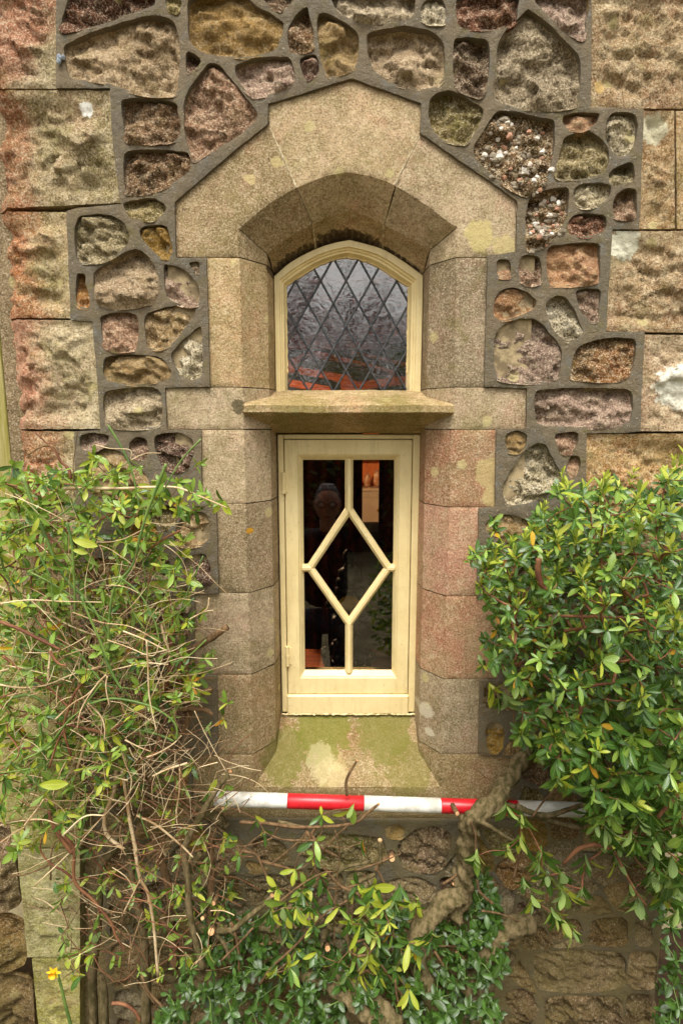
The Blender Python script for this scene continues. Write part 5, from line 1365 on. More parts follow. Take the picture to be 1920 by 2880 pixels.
for pts, r0, r1, Y, cut_ in [([(140,1030),(220,1070),(310,1130),(400,1180)], .007, .004, -.15, 0), ([(400,940),(480,980),(600,1000),(740,960),(870,920)], .008, .006, -.11, 0), ([(330,930),(430,960),(560,1010),(700,1060),(820,1080)], .008, .006, -.1, 0),
                             ([(500,1010),(580,900),(700,790)], .003, .0015, -.12, 0), ([(690,980),(760,950),(800,930)], .003, .002, -.12, 0), ([(100,1040),(130,1130),(130,1260)], .003, .002, -.16, 0), ([(420,1220),(400,1320),(375,1410)], .0035, .0028, -.17, 0),
                             ([(170,1620),(290,1640),(420,1690)], .003, .0015, -.12, 0), ([(0,1880),(60,1940),(180,2030)], .005, .003, -.15, 0), ([(120,690),(190,750),(260,790)], .0014, .001, -.05, 0), ([(380,230),(380,460),(390,620)], .002, .0015, -.03, 0),
                             ([(200,1540),(240,1570),(160,1500),(140,1420)], .004, .003, -.13, 0), ([(1330,1800),(1400,1960),(1430,2140),(1440,2250)], .0035, .003, -.1, 0)]:
    limb('J', pts, Y, (r0, r1), trunk, 'bark2' if r0 < .006 else 'bark', n=7, rough=.3, name='branch')
# pruned stub faces
for c, x, y, r, Y in [('I',142,367,.0046,-.07),('I',1537,400,.006,-.12),('I',1148,668,.0085,-.12),('I',1465,880,.007,-.1),('I',86,935,.006,-.15),('I',72,1105,.009,-.19),('I',765,1205,.007,-.19),('I',20,1025,.005,-.17),('I',1515,820,.004,-.1)]:
    p = P3(c, x, y, Y); q = p + Vector((R.uniform(-.006, .006), .035, R.uniform(-.03, .0)))
    o = MB().tube([q, p], [r * 1.1, r], 9).build('stub', M['bark2'], trunk, True); MB().tube([p, p + (p - q).normalized() * .0015], r * .9, 9).build('cut_end', M['cut'], o)
rr = random.Random(77); lt = Leaves(); nod = []
CI = [(340,440),(180,540),(240,650),(390,510),(690,560),(690,650),(570,740),(640,830),(600,900),(1040,840),(1100,960),(1200,900),(960,1060),(1250,1180),(1390,1130),(940,1250),(540,1320),(700,1230),(420,990),(1010,1240),(450,1350),(50,1230),(180,880),(1060,900),(1160,920),(900,1060),(1000,1090),(1130,1050),(720,780),(500,960),(660,970),(830,1290),(1380,1160),(1250,1450),(1290,1570),(680,1080),(960,1360),(1060,1110),(730,410),(910,370),(960,580),(640,880),(580,960),(460,850),(1010,960)]
for x, y in CI:
    p = P3('I', x, y, -.17 - .06 * (y > 900)); nod.append(p); small = y < 460
    low = y > 780
    lt.rosette(p, (rr.uniform(-.4, .4), -.6, rr.uniform(-.6, .5)), rr.randint(3, 5) if not low else rr.randint(5, 8), rr.uniform(.034, .046) if not low else rr.uniform(.038, .058), .5, 1.3, rmats(.35), rr, droop=.25)
for k in range(60):
    x, y = rr.uniform(520, 1300), rr.uniform(820, 1450); p = P3('I', x, y, rr.uniform(-.22, -.1)); nod.append(p)
    lt.rosette(p, (rr.uniform(-.4, .4), -.6, rr.uniform(-.5, .6)), rr.randint(3, 6), rr.uniform(.034, .05), .5, 1.3, rmats(.25), rr, droop=.2)
lt.build(trunk, 280)
t2 = MB(); grow(nod, [tuple(P3('I', 900, 1300, -.14)), tuple(P3('I', 700, 480, -.1)), tuple(P3('I', 120, 1100, -.14)), tuple(P3('I', 1300, 1100, -.14))], rr, t2, .0011, maxr=.004); stuff(t2.build('twigs', M['bark2'], trunk, True))

# ---- left-hand shrub
rr = random.Random(31)
ls = thing('loose_leafy_shrub', 'loose light-green leafy shrub spreading over the wall left of the casement', 'shrub')
LP = [(-40,1330),(60,1290),(170,1300),(260,1280),(330,1330),(400,1320),(470,1350),(560,1390),(560,1440),(500,1460),(450,1560),(560,1610),(575,1720),(520,1790),(585,1850),(560,1960),(470,2030),(430,2000),(370,2160),(250,2300),(120,2370),(-40,2400)]
ll = Leaves(); nodes = []
def lmats(r):
    x = r.random(); return 2 if x < .24 else (3 if x < .25 else (1 if x < .84 else 0))
for (px, py) in samp(LP, 760, rr):
    dens = (1 - .35 * max(0, (px - 330) / 250)) * (1 - .45 * max(0, min(1, (py - 2000) / 350)))
    if rr.random() > dens: continue
    Y = -.05 - rr.random() * .22; x, z = unp(px, py, Y); p = Vector((x, Y, z)); nodes.append(p)
    d = Vector((rr.uniform(-.6, .8), -.6 + rr.uniform(-.3, .3), rr.uniform(-.5, .8)))
    ll.rosette(p, d, rr.randint(4, 7), rr.uniform(.026, .042), .4, 1.3, lmats, rr, droop=.15, stem=.022)
for c, x, y in [('L',650,200),('L',640,230),('L',830,330),('L',950,280),('L',1370,260),('L',1400,480),('L',1460,540),('L',1530,520),('L',1260,790),('L',1250,880),('L',1080,940),('L',1200,960),('L',1130,1080),('L',1290,1150),('L',1010,1110),('L',1060,1380),('L',1250,1390),('L',1230,380),('L',1060,430),('L',1160,480),('K',1460,90),('K',1340,180),('K',1280,260),('K',1360,360),('K',1560,430),('K',1220,460),('K',1430,600),('K',1320,870),('K',1100,930),('K',1110,760),('K',960,740),('K',880,640),('K',790,640),('K',960,820),('K',930,890),('K',1060,590),('K',1540,550),('K',1200,640),('F',1530,200),('F',1240,510),('F',1350,520),('F',1080,560),('F',1040,720),('F',450,460),('F',110,230),('F',240,190),('F',1290,960),('F',1420,920),('F',1240,700)]:
    p = P3(c, x, y, -.15); nodes.append(p); ll.rosette(p, (rr.uniform(-.5, .9), -.5, rr.uniform(-.3, .7)), rr.randint(4, 7), rr.uniform(.030, .044), .35, 1.1, lmats, rr, droop=.15, stem=.02)
for k in range(120):
    px, py = rr.uniform(150, 640), rr.uniform(2180, 2760); x, z = unp(px, py, -.14); p = Vector((x, -.14, z)); nodes.append(p)
    ll.rosette(p, (rr.uniform(-.5, .5), -.6, rr.uniform(-.5, .5)), rr.randint(2, 5), rr.uniform(.026, .04), .4, 1.2, lmats, rr, droop=.2)
ll.build(ls)
t3 = MB(); grow(nodes, [tuple(P3('K', 900, 900, -.08)), tuple(P3('L', 900, 1200, -.06)), tuple(P3('L', 100, 900, -.1)), tuple(P3('K', 200, 500, -.1))], rr, t3, .0007, maxr=.002); stuff(t3.build('twigs', M['redtwig'], ls, True))
for c, pts, Y, r, mt in [('L', [(440,425),(600,425),(860,425),(1100,415),(1240,425),(1400,490),(1568,560)], -.2, (.0042, .0016), 'straw'), ('L', [(490,360),(470,290),(420,240),(380,170),(320,110),(240,40)], -.12, (.004, .0015), 'redtwig'),
                        ('L', [(410,190),(370,140),(300,135),(230,170),(200,190)], -.12, (.0022, .0016), 'bark2'), ('K', [(1568,-90),(1400,20),(1200,120)], -.13, (.008, .010), 'bark2'),
                        ('K', [(900,-20),(980,120),(1070,260),(1120,380)], -.07, (.010, .012), 'bark'), ('K', [(1110,380),(1160,250),(1190,120),(1170,0),(1150,-60)], -.1, (.008, .006), 'redtwig'),
                        ('K', [(1460,340),(1380,370),(1320,395)], -.12, (.0075, .009), 'bark2'), ('K', [(1465,515),(1400,480),(1300,470),(1200,490),(1100,470)], -.1, (.006, .007), 'bark2'),
                        ('K', [(1130,380),(1220,260),(1310,420),(1290,560),(1230,680)], -.08, (.009, .008), 'bark2'), ('K', [(500,1568-300),(600,1100),(860,990),(1020,940)], -.1, (.005, .006), 'bark2'),
                        ('K', [(1568,930),(1480,1050),(1380,1220),(1300,1360),(1265,1450)], -.17, (.0062, .0085), 'bark'), ('F', [(1265,210),(1280,330),(1300,480),(1300,600),(1340,820),(1400,1050)], -.17, (.0085, .0085), 'bark'),
                        ('K', [(260,560),(400,575),(560,605),(730,645)], -.2, (.0015, .005), 'redtwig'), ('K', [(725,680),(745,800),(720,960),(700,1090)], -.17, (.005, .005), 'bark2'),
                        ('K', [(840,900),(870,1080),(900,1270),(940,1470)], -.18, (.0036, .0042), 'straw'), ('F', [(890,0),(920,150),(960,400),(1020,530),(1060,760),(1090,1100)], -.18, (.0042, .0036), 'straw'), ('K', [(800,900),(780,1060),(720,1220),(740,1350),(850,1440)], -.16, (.0045, .0045), 'straw'),
                        ('K', [(340,1180),(360,1270),(430,1380),(500,1470)], -.2, (.004, .0055), 'redtwig'), ('F', [(360,60),(450,140),(510,220),(515,440),(640,570),(760,720),(800,820),(860,910)], -.2, (.0048, .0026), 'redtwig'),
                        ('F', [(350,430),(350,280),(375,180),(420,150)], -.19, (.0022, .0022), 'bark2'), ('F', [(500,420),(440,370),(350,320),(280,230),(290,140)], -.19, (.003, .0018), 'redtwig'), ('F', [(70,405),(200,385),(350,320),(430,280)], -.17, (.0018, .0025), 'bark2'),
                        ('F', [(880,200),(900,350),(930,550),(980,700),(1000,1000),(1010,1440)], -.1, (.010, .014), 'bark'), ('F', [(820,190),(700,330),(680,600),(665,850),(640,1100),(650,1440)], -.08, (.011, .012), 'bark'), ('F', [(1060,120),(1100,280),(1150,440),(1190,700),(1200,1050)], -.1, (.010, .012), 'bark2'),
                        ('F', [(1380,240),(1320,340),(1290,380)], -.14, (.008, .008), 'bark'), ('F', [(1450,100),(1460,300),(1450,640),(1440,1050)], -.1, (.0055, .006), 'bark2'), ('F', [(1568,770),(1400,770),(1300,680),(1180,700),(1060,820)], -.13, (.012, .008), 'bark'),
                        ('F', [(240,470),(400,320),(560,160),(720,-20)], -.2, (.0018, .0012), 'straw'), ('F', [(840,680),(900,560),(965,430)], -.2, (.002, .0015), 'straw'), ('F', [(770,1280),(860,1290),(930,1340),(965,1400)], -.2, (.0045, .004), 'redtwig'),
                        ('F', [(690,1090),(715,1180),(725,1440)], -.1, (.009, .011), 'bark'), ('F', [(975,1090),(1030,1210),(1130,1320),(1180,1440)], -.2, (.0035, .0035), 'bark2')]:
    limb(c, pts, Y, r, ls, mt, n=7, rough=.25, name='stem')

# ---- winter jasmine: long green stems with a tangle of dry straw twigs
ja = thing('jasmine_tangle', 'tangle of long smooth green stems and dry straw-coloured twigs in front of the left shrub', 'climbing plant')
GS = [('L', [(745,-10),(830,130),(900,280),(940,440),(965,570),(1000,600)], .0032), ('L', [(1145,255),(1080,420),(1010,600),(960,780),(910,960),(790,1110),(755,1300),(745,1560)], .0042), ('L', [(1385,85),(1250,230),(1150,400),(1090,500),(1010,600)], .0024),
      ('L', [(160,350),(220,520),(300,720),(390,940),(480,1080),(600,1200),(720,1380),(800,1560)], .0052), ('L', [(440,345),(560,450),(700,580),(820,720),(930,870)], .0026), ('L', [(460,660),(495,800),(505,950),(515,1150),(515,1300)], .0038),
      ('L', [(0,1290),(150,1370),(300,1450),(440,1510),(580,1600)], .0032), ('L', [(190,995),(320,1060),(450,1140),(620,1260),(800,1380),(980,1490)], .0028), ('L', [(0,740),(20,960),(130,1160),(300,1400),(480,1600)], .0035),
      ('L', [(870,1130),(920,1280),(1000,1400)], .003), ('L', [(560,1170),(620,1320),(700,1500),(740,1600)], .0036), ('L', [(640,1240),(720,1390),(790,1568)], .0034), ('L', [(550,430),(700,340),(880,250)], .0016), ('L', [(240,830),(310,960),(350,1060),(370,1260)], .0026),
      ('L', [(980,890),(1000,1050),(1010,1180)], .002), ('L', [(310,770),(305,930),(190,1010)], .0022), ('L', [(0,810),(150,700),(320,660),(480,560),(548,450)], .0022), ('L', [(1400,890),(1300,1120),(1230,1300),(1180,1420)], .0022),
      ('L', [(0,1430),(200,1520),(420,1590)], .003), ('L', [(830,1040),(960,1150),(1060,1330),(1100,1480)], .0026), ('L', [(800,880),(820,1000),(770,1120)], .002), ('L', [(1340,1180),(1200,1300),(900,1460)], .002),
      ('K', [(0,90),(200,130),(380,190),(600,260),(800,320),(1000,350)], .0032), ('K', [(690,0),(740,160),(800,280),(840,340)], .0042), ('K', [(60,560),(200,545),(340,540),(500,550)], .0026), ('K', [(160,830),(320,740),(470,560),(560,480),(700,300)], .003),
      ('K', [(620,440),(760,405),(900,420),(1040,460),(1160,530),(1215,600),(1215,690)], .0036), ('K', [(890,610),(1000,630),(1110,660),(1200,700)], .004), ('K', [(1420,0),(1300,110),(1180,160)], .0026), ('K', [(750,0),(745,110),(720,220)], .003),
      ('K', [(80,850),(200,940),(300,1030),(340,1050)], .0052), ('K', [(0,900),(160,850),(320,790)], .0022), ('K', [(270,560),(300,780),(310,900)], .0045), ('K', [(80,400),(200,380),(300,430),(350,490)], .0045), ('K', [(0,540),(60,450),(80,400)], .002),
      ('K', [(520,1470),(580,1230),(590,1000)], .0022), ('F', [(520,270),(560,120),(590,0)], .0022), ('K', [(960,1200),(1000,1310),(1020,1370)], .002), ('K', [(400,700),(300,860),(0,920)], .0025), ('K', [(520,60),(660,240),(800,400)], .004), ('K', [(0,300),(300,300),(600,300),(860,360)], .0026)]
for c, pts, r in GS:
    limb(c, pts, R.uniform(-.30, -.2), (r * .78, r * .6), ja, 'greenstem', n=7, rough=.05, name='green_stem')
DS = [('L', [(0,860),(60,880),(120,930),(90,1000),(40,1100),(0,1180)], .0022), ('L', [(1240,718),(1150,760),(1050,830),(960,890)], .0042), ('L', [(660,125),(760,150),(895,160),(900,230)], .0016), ('L', [(900,230),(1000,185),(1110,182)], .0016),
      ('L', [(1400,940),(1330,1020),(1280,1090),(1180,1110),(1130,1180),(1110,1240),(1130,1275)], .0018), ('L', [(0,1100),(140,1180),(300,1270),(500,1380),(700,1450),(900,1500)], .0034), ('L', [(0,1345),(120,1390),(260,1460),(420,1540)], .0055),
      ('L', [(0,1220),(200,1195),(430,1205),(700,1210)], .0022), ('L', [(500,1280),(700,1350),(900,1380),(1110,1490)], .002), ('L', [(850,1410),(1000,1470),(1140,1540)], .0026), ('L', [(190,1390),(280,1300),(380,1280)], .002), ('L', [(930,1340),(1100,1280),(1060,1370)], .0016),
      ('L', [(1110,1350),(1130,1450),(1170,1560)], .005), ('L', [(1300,1330),(1400,1280),(1470,1265)], .0025), ('L', [(1280,1490),(1200,1540),(1100,1568)], .002), ('L', [(250,800),(310,850),(330,870)], .0015), ('L', [(70,1510),(180,1400),(280,1310)], .0018),
      ('L', [(660,1120),(760,1170),(820,1210)], .0018), ('L', [(1440,1180),(1420,1260),(1300,1330)], .0022), ('L', [(0,650),(200,640),(420,650)], .0018)]
KD = [([(0,310),(150,330),(320,310),(520,230),(700,180)], .0032), ([(20,110),(160,220),(320,320),(480,470),(600,560)], .0045), ([(300,0),(420,60),(540,170),(680,270),(800,360),(860,500)], .0058), ([(700,180),(620,240),(520,360),(470,480),(440,620),(490,800)], .005),
      ([(380,550),(500,440),(610,370),(730,240)], .003), ([(730,240),(650,330),(560,480),(530,620)], .0028), ([(600,430),(690,520),(720,600),(720,690)], .0026), ([(650,650),(580,740),(550,830),(520,930)], .0045), ([(730,650),(860,560),(900,520),(990,490)], .0045),
      ([(1010,0),(1020,200),(1030,400),(1080,640)], .0028), ([(1160,170),(1000,160),(850,190),(770,210)], .0022), ([(1150,70),(1000,100),(880,95),(800,210)], .0022), ([(740,200),(800,120),(850,30)], .0018), ([(740,0),(880,50),(1050,110),(1100,20)], .0018),
      ([(1050,305),(1130,290),(1200,240),(1270,180)], .003), ([(0,400),(120,370),(260,330)], .0026), ([(0,700),(80,560),(180,420),(240,330)], .0024), ([(60,200),(0,215)], .002), ([(110,190),(50,180),(0,220)], .002), ([(340,80),(400,160),(460,180)], .0045),
      ([(330,280),(340,160),(350,60)], .004), ([(400,320),(390,400),(395,460)], .0024), ([(800,760),(700,860),(560,980),(500,1010)], .0026), ([(850,930),(740,960),(640,1000)], .003), ([(0,1400),(100,1330),(170,1290)], .002), ([(170,1280),(200,1240),(260,1160),(300,1100)], .0032),
      ([(560,1360),(680,1250),(840,1080)], .0022), ([(835,770),(870,870),(905,960),(895,1060)], .0026), ([(890,745),(915,800),(950,830)], .002), ([(740,250),(730,330),(755,460)], .0024), ([(1340,490),(1400,620),(1480,770),(1560,910)], .0014), ([(1500,845),(1440,860),(1370,880)], .002),
      ([(1290,850),(1160,890),(1050,940)], .0038), ([(1240,880),(1235,1050),(1215,1180),(1220,1270)], .0032), ([(540,340),(600,450),(650,520)], .003), ([(110,880),(150,700),(250,590),(350,500)], .002), ([(340,880),(390,720),(440,620)], .0035), ([(430,1350),(580,1220),(720,1210)], .0028),
      ([(600,0),(560,130),(500,300),(420,450)], .0032), ([(860,690),(960,740),(1040,770)], .0024), ([(1010,810),(1090,780),(1190,720),(1250,660)], .0028), ([(0,1280),(120,1250),(300,1240),(470,1300)], .0028), ([(940,1210),(1080,1280),(1250,1420),(1330,1500)], .004)]
for c, pts, r in DS + [('K', a, b) for a, b in KD]:
    limb(c, pts, R.uniform(-.30, -.18), (r * .72, r * .5), ja, 'straw' if r < .0034 or R.random() < .4 else 'redtwig', n=6, rough=.2, name='dry_twig')
rr = random.Random(9); dt = MB()
for k in range(950):
    px, py = rr.gauss(290, 190), rr.gauss(1960, 240)
    if not (-20 < px < (480 if py < 2050 else 620) and 1350 < py < 2650): continue
    Y = rr.uniform(-.28, -.08); x, z = unp(px, py, Y); a = rr.choice([rr.uniform(-.7, .3), rr.uniform(.3, 1.2), rr.uniform(1.2, 2.4)]); L = rr.uniform(.05, .17); b = rr.uniform(-.8, .8)
    P = [Vector((x, Y, z))]
    for j in range(4):
        a += b * .25 + rr.uniform(-.15, .15); P.append(P[-1] + Vector((math.cos(a), rr.uniform(-.2, .2), math.sin(a))) * L / 4)
    r = rr.uniform(.0004, .001); dt.tube(catmull(P, 3), [r] * 13, 5, rr.choice([0, 0, 0, 1, 2]), False)
for k in range(260):
    px, py = rr.uniform(170, 640), rr.uniform(2150, 2780); Y = rr.uniform(-.22, -.07); x, z = unp(px, py, Y); a = rr.choice([rr.uniform(-.9, .4), rr.uniform(1.2, 2.4), rr.uniform(.3, 1.2)]); L = rr.uniform(.05, .16); b = rr.uniform(-.9, .9); P = [Vector((x, Y, z))]
    for j in range(4):
        a += b * .25 + rr.uniform(-.2, .2); P.append(P[-1] + Vector((math.cos(a), rr.uniform(-.2, .2), math.sin(a))) * L / 4)
    r = rr.uniform(.0005, .0014); dt.tube(catmull(P, 3), [r] * 13, 5, rr.choice([0, 1, 2, 2]), False)
stuff(dt.build('fine_dry_twigs', [M['straw'], M['redtwig'], M['bark2']], ja, True))
# two broad pale dead leaves caught in it
for c, a, b, L in [('K', (270,1000), (450,1000), .085), ('L', (500,780), (660,820), .068), ('L', (1320,1010), (1280,1090), .035), ('L', (500,850), (600,870), .03)]:
    p, q = P3(c, *a, -.3), P3(c, *b, -.3); lo_ = Leaves(); lo_.leaf(p, q - p, (0, -1, .4), (q - p).length * 1.05, 4, 2, .9); m, t_, c_, _ = lo_.L[0]
    o = mk('dead_leaf', None, None, None, ja, mesh=leaf_mesh(4, 2)); o.matrix_local = m

# ---- periwinkle ground cover at the wall foot
rr = random.Random(41)
pw = thing('periwinkle', 'low dark glossy periwinkle covering the ground at the foot of the wall', 'ground cover plant')
lp_ = Leaves(); nodes = []
for poly, nn_ in (([(560,2520),(640,2470),(720,2560),(860,2640),(1000,2600),(1120,2560),(1240,2600),(1300,2560),(1400,2560),(1430,2640),(1400,2960),(420,2960),(450,2800),(540,2700)], 560), ([(1850,2560),(1960,2500),(1960,2960),(1845,2960)], 60), ([(1330,2480),(1370,2440),(1400,2560),(1420,2760),(1330,2760)], 50)):
    for (px, py) in samp(poly, nn_, rr):
        Y = -.04 - .26 * max(0, min(1, (py - 2450) / 430)) * rr.uniform(.5, 1.0); x, z = unp(px, py, Y); p = Vector((x, Y, z)); nodes.append(p)
        lp_.rosette(p, (rr.uniform(-.5, .5), -.55, rr.uniform(.2, 1)), rr.randint(4, 6), rr.uniform(.022, .033), .6, 1.4, lambda r: 4 if r.random() < .8 else 0, rr, (5, 6), droop=.1, stem=.03)
lp_.build(pw)
t4 = MB(); grow(nodes, [(.0, -.1, .1), (-.3, -.1, .1), (.3, -.1, .1), (.9, -.1, .1)], rr, t4, .0009, maxr=.0018); stuff(t4.build('runners', M['greenstem'], pw, True))

# ---- low rockery wall left of the house corner
rw = thing('rockery_wall', 'low dark brown rockery wall meeting the algae-stained house corner at lower left', 'wall')
for k, pl_ in enumerate([[(-260,2330),(6,2340),(26,2440),(50,2590),(-260,2596)], [(-260,2602),(52,2600),(66,2760),(-260,2770)], [(-260,2776),(70,2768),(84,2900),(88,2990),(-260,2990)]]):
    rstone('stone', wp('S', pl_), 'brown', base=.03, bulge=.05, rough=.014, seed=900 + k, step=.008, grow=0, parent_=rw)

# ---- daffodil
df = thing('daffodil', 'single yellow daffodil leaning at the lower left wall corner', 'flower')
c0 = P3('F', 375, 1060, -.25); limb('F', [(400,1090),(425,1180),(450,1290),(490,1440)], -.25, (.003, .004), df, 'greenstem', 'stem', rough=.05)
ym = simple('daffodil_yellow', (240, 214, 40), (246, 226, 80), 20, .6, 0); om = simple('daffodil_cup_orange', (240, 184, 30), None, rough=.6)
for k in range(6):
    a = k * math.pi / 3; V_, f, uv = leaf_template(.5, .15, .2, seed=k, obl=.7); d = Vector((math.cos(a), -.35, math.sin(a))).normalized(); x = d.cross(Vector((0, -1, 0))).normalized(); z = x.cross(d)
    mk('petal', [c0 + (x * v[0] + d * v[1] + z * v[2]) * .019 for v in V_], f, ym, df, True)
MB().loft([[(c0.x + r * math.cos(t * .5236), c0.y - h, c0.z + r * math.sin(t * .5236)) for t in range(12)] for r, h in ((.003, 0), (.0055, .005), (.007, .011), (.009, .014))], True).build('trumpet', om, df, True)

# ------------------------------------------------------------ the photographer and the garden, seen mirrored in the glass
def skin(name, pts, edges, radii, mat, parent, sub=2):
    me = bpy.data.meshes.new(name); me.from_pydata(pts, edges, []); o = bpy.data.objects.new(name, me); col.objects.link(o); o.parent = parent
    o.modifiers.new('s', 'SKIN').use_smooth_shade = True
    for v, r in zip(me.skin_vertices[0].data, radii): v.radius = (r, r) if not hasattr(r, '__len__') else r
    me.skin_vertices[0].data[0].use_root = True
    m = o.modifiers.new('u', 'SUBSURF'); m.levels = sub; m.render_levels = sub; me.materials.append(mat); return o
pe = thing('person', 'person in a dark jacket and glasses raising a camera, seen mirrored in the casement glass', 'person')
HX, HY, HZ = -.09, -1.80, 1.43
cloth = simple('dark_jacket', (34, 32, 34), (22, 22, 26), 20, .9, .3, 60, .2); skinm = simple('skin', (206, 156, 130), (190, 134, 110), 12, .55); hair = simple('grey_hair', (130, 128, 128), (84, 82, 84), 60, .8, .5, 140)
jeans = simple('dark_trousers', (40, 44, 56), (32, 34, 44), 20, .9)
gy = -1.84; x0 = HX - .02
pts = [(x0, gy, .72), (x0, gy, .92), (x0, gy - .01, 1.10), (x0, gy, 1.20), (x0 - .19, gy, 1.185), (x0 + .19, gy, 1.185), (x0 - .24, gy + .12, 1.42), (x0 + .25, gy + .12, 1.42), (x0 - .08, gy + .33, 1.78), (x0 + .20, gy + .33, 1.78), (x0, gy + .01, 1.265)]
skin('jacket', pts, [(0, 1), (1, 2), (2, 3), (3, 4), (3, 5), (4, 6), (5, 7), (6, 8), (7, 9), (3, 10)], [(.17, .12), (.165, .115), (.18, .13), (.12, .10), .075, .075, .055, .055, .04, .04, .062], cloth, pe)
skin('trousers', [(x0, gy, .74), (x0 - .1, gy, .64), (x0 + .1, gy, .64), (x0 - .11, gy + .03, .22), (x0 + .11, gy + .03, .22), (x0 - .12, gy, -.2), (x0 + .12, gy, -.2)], [(0, 1), (0, 2), (1, 3), (2, 4), (3, 5), (4, 6)], [(.16, .12), .1, .1, .07, .07, .055, .055], jeans, pe)
for s_ in (-1, 1): skin('shoe', [(x0 + .12 * s_, gy - .03, -.215), (x0 + .12 * s_, gy + .08, -.22), (x0 + .125 * s_, gy + .19, -.228)], [(0, 1), (1, 2)], [.045, .045, .035], M['black'], pe)
hd = MB(); rings = []
for i in range(15):   # head built in rings from chin to crown, face towards +y
    t = i / 14; z = HZ - .115 + .235 * t
    wx = .078 * math.sin(math.pi * (.10 + .82 * t)) ** .55 * (1 - .18 * (t < .3) * (.3 - t) / .3); wy = .098 * math.sin(math.pi * (.08 + .86 * t)) ** .5; ring = []
    for k in range(24):
        a = 2 * math.pi * k / 24; X = wx * math.cos(a); Y = wy * math.sin(a)
        if math.sin(a) > .9:
            nz = math.exp(-((t - .42) / .07) ** 2) * .022 + math.exp(-((t - .22) / .04) ** 2) * .006 + math.exp(-((t - .60) / .05) ** 2) * .004; Y += nz * max(0, 1 - (abs(X) / .022))
        if math.sin(a) > .6 and abs(t - .53) < .06 and .02 < abs(X) < .05: Y -= .008
        ring.append((HX + X, HY + Y, z))
    rings.append(ring)
hd.loft(rings, True); hd.add(rings[0], [tuple(range(23, -1, -1))]); hd.add(rings[-1], [tuple(range(24))])
hd.tube([(HX, HY - .02, HZ - .17), (HX, HY - .01, HZ - .08)], [.055, .05], 14)
head = hd.build('head', skinm, pe, True)
for s_ in (-1, 1):
    MB().ball((HX + s_ * .080, HY - .005, HZ + .0), .008, .018, .03, 8, 8).build('ear', skinm, head, True)
    MB().ball((HX + s_ * .032, HY + .078, HZ + .012), .013, .012, .009, 10, 8).build('eye', M['white_paint'], head, True)
    rg = [(HX + s_ * .034 + .026 * math.cos(t * .5236), HY + .103, HZ + .010 + .019 * math.sin(t * .5236)) for t in range(13)]
    MB().tube(rg, .0028, 6).build('glasses_rim', M['black'], head)
    MB().tube([(HX + s_ * .06, HY + .103, HZ + .014), (HX + s_ * .083, HY + .05, HZ + .014), (HX + s_ * .085, HY - .01, HZ + .010)], .0022, 5).build('glasses_arm', M['black'], head)
MB().tube([(HX - .009, HY + .104, HZ + .012), (HX + .009, HY + .104, HZ + .012)], .0022, 5).build('glasses_bridge', M['black'], head)
MB().ball((HX, HY + .088, HZ - .068), .024, .009, .006, 12, 8).build('mouth', simple('lips', (150, 90, 84)), head, True)
hm = MB(); rings = []
for i in range(9):
    t = .5 + .5 * i / 8; z = HZ - .115 + .245 * t; q = 1.09
    wx = .078 * math.sin(math.pi * (.10 + .82 * t)) ** .55 * q; wy = .098 * math.sin(math.pi * (.08 + .86 * t)) ** .5 * q
    rings.append([(HX + wx * math.cos(2 * math.pi * k / 24), HY - .012 + wy * math.sin(2 * math.pi * k / 24) * (1 if math.sin(2 * math.pi * k / 24) < 0 else (.55 + .45 * min(1, max(0, (t - .72) / .12)))), z + .004 * noise.noise(Vector((k, i, 0)))) for k in range(24)])
hm.loft(rings, True); hm.add(rings[-1], [tuple(range(24))]); hm.build('hair', hair, head, True)
def hand(cx, cy, cz, s_):
    pts = [(cx, cy - .05, cz - .09), (cx, cy, cz)]; ed = [(0, 1)]; rad = [.026, (.032, .018)]
    for k in range(4):
        b = len(pts); L = [.9, 1.0, .95, .75][k]; pts += [(cx - s_ * .012, cy + .03, cz + .03 - k * .018), (cx - s_ * .035, cy + .045 * L, cz + .034 - k * .018), (cx - s_ * .055, cy + .035 * L, cz + .03 - k * .018)]; ed += [(1, b), (b, b + 1), (b + 1, b + 2)]; rad += [.010, .009, .008]
    b = len(pts); pts += [(cx - s_ * .02, cy - .015, cz - .01), (cx - s_ * .045, cy - .02, cz + .004)]; ed += [(1, b), (b, b + 1)]; rad += [.011, .009]
    return skin('hand', pts, ed, rad, skinm, pe)
hand(x0 - .06, gy + .345, 1.86, -1); hand(x0 + .25, gy + .345, 1.86, 1)
cb = thing('camera_body', 'black hand-held camera lifted in both hands, mirrored behind the transom', 'camera')
m = MB(); m.box(-.065, .065, -1.535, -1.485, CAM_Z - .04, CAM_Z + .045, bev=.006); m.box(-.022, .022, -1.53, -1.492, CAM_Z + .046, CAM_Z + .07, bev=.005); m.build('body', M['black'], cb)
MB().tube([(0, -1.484, CAM_Z), (0, -1.465, CAM_Z)], [.03, .032], 24).build('lens', M['black'], cb, True)

rr = random.Random(3)
def tree(x, y, H, seed, evergreen=False):
    rr = random.Random(seed); m = MB()
    def br(p, d, L, r, k):
        P = [p]; q = p
        for j in range(3):
            d = (d + Vector((rr.uniform(-.2, .2), rr.uniform(-.2, .2), rr.uniform(-.1, .16)))).normalized(); q = q + d * L / 3; P.append(q)
        m.tube(P, [r, r * .88, r * .76, r * .64], 7 if k < 2 else (4 if k < 4 else 3), 0, False)
        if k < 5:
            for j in range(3):
                a = rr.uniform(0, 6.28); u = d.cross(Vector((0, .3, 1))).normalized(); v = d.cross(u); s_ = rr.uniform(.35, .85)
                br(P[rr.choice([2, 3, 3])], (d * math.cos(s_) + (u * math.cos(a) + v * math.sin(a)) * math.sin(s_)).normalized(), L * rr.uniform(.62, .82), r * .6, k + 1)
    br(Vector((x, y, -.3)), Vector((0, 0, 1)), H * .24, H * .013, 0)
    return m
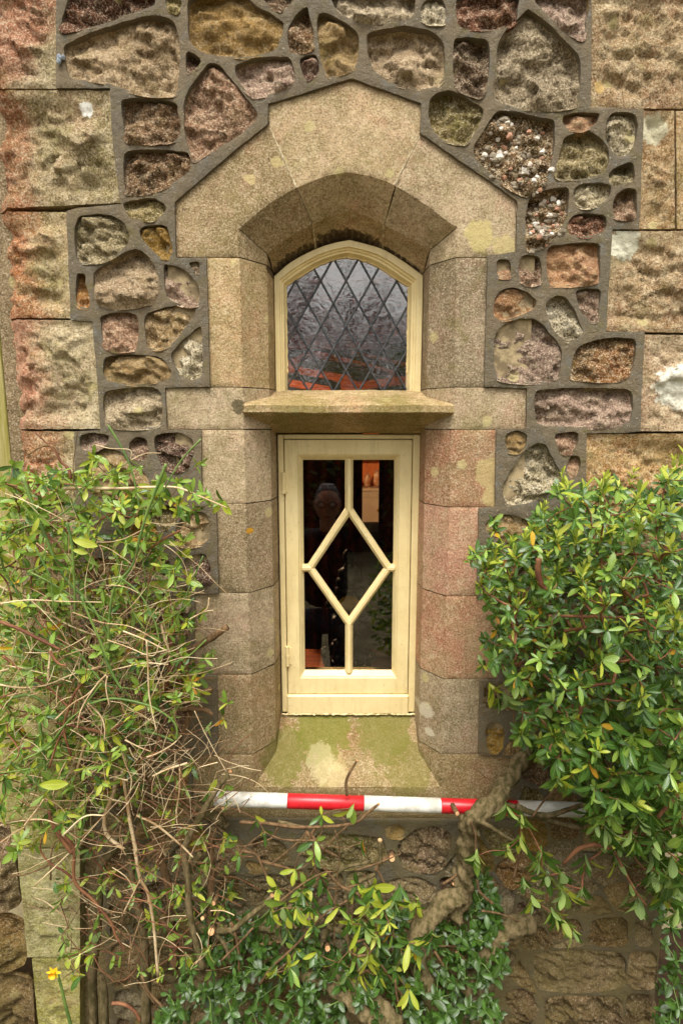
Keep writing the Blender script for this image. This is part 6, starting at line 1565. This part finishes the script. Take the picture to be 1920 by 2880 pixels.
tb_ = simple('dark_tree_bark', (52, 46, 38), (36, 32, 26), 10, .9)
labs = ['bare winter tree mirrored at the left of the leaded glass', 'bare winter tree mirrored in the middle of the leaded glass', 'bare winter tree mirrored at the right of the leaded glass', 'tallest bare tree far behind the photographer', 'outermost bare tree to the mirrored left', 'slender bare tree between the middle and right trees', 'outermost bare tree to the mirrored right', 'small bare tree just left of the middle one']
for k, (x, y, H) in enumerate([(-1.9, -9, 8), (.25, -11.5, 9), (2.1, -9.5, 7.5), (-.6, -15, 10), (-3.6, -11, 9), (1.2, -13, 9), (3.6, -10.5, 8), (-.9, -10, 7.5)]):
    t = thing('bare_tree', labs[k], 'tree', group='bare trees of the garden')
    tree(x, y, H, 100 + k).build('trunk', tb_, t, True)
hg = thing('yew_hedge', 'dark evergreen hedge across the garden, mirrored low in the leaded glass', 'hedge'); lh = Leaves(); rr = random.Random(6)
for k in range(9000):
    x = rr.uniform(-9, 9); top = 2.75 + .5 * noise.noise(Vector((x * .9, 0, 0))) + 1.0 * max(0, min(1, (x - .5) * .7)); z = rr.uniform(-.2, top); p = (x, -8 + rr.uniform(-.5, .5), z)
    lh.leaf(p, (rr.uniform(-1, 1), rr.uniform(0, 1), rr.uniform(-.3, 1)), (rr.uniform(-.5, .5), 1, .4), rr.uniform(.12, .22), rr.choice((0, 1, 5)), 4)
lh.build(hg, 0)
MB().box(-9, 9, -8.4, -7.7, -.25, 2.0).build('branches', M['dark'], hg)

gs = thing('garden_shrub', 'green garden shrub by the path, mirrored dimly at the right of the casement glass', 'shrub'); lg = Leaves(); rr = random.Random(12)
for k in range(1100):
    a, b, r = rr.uniform(0, 6.28), rr.uniform(-1, 1), rr.random() ** .4
    p = (.72 + .5 * r * math.cos(a) * math.sqrt(1 - b * b), -3.1 + .45 * r * math.sin(a) * math.sqrt(1 - b * b), .35 + .62 * r * b)
    lg.leaf(p, (rr.uniform(-1, 1), rr.uniform(0, 1), rr.uniform(-.2, 1)), (rr.uniform(-.5, .5), 1, .5), rr.uniform(.05, .10), rr.choice((0, 1, 2, 3)), rr.choice((0, 1, 1, 2)))
lg.build(gs, 0); MB().tube([(.72, -3.1, -.3), (.7, -3.1, 0), (.73, -3.08, .4)], [.03, .024, .015], 8).build('stem', M['bark2'], gs, True)
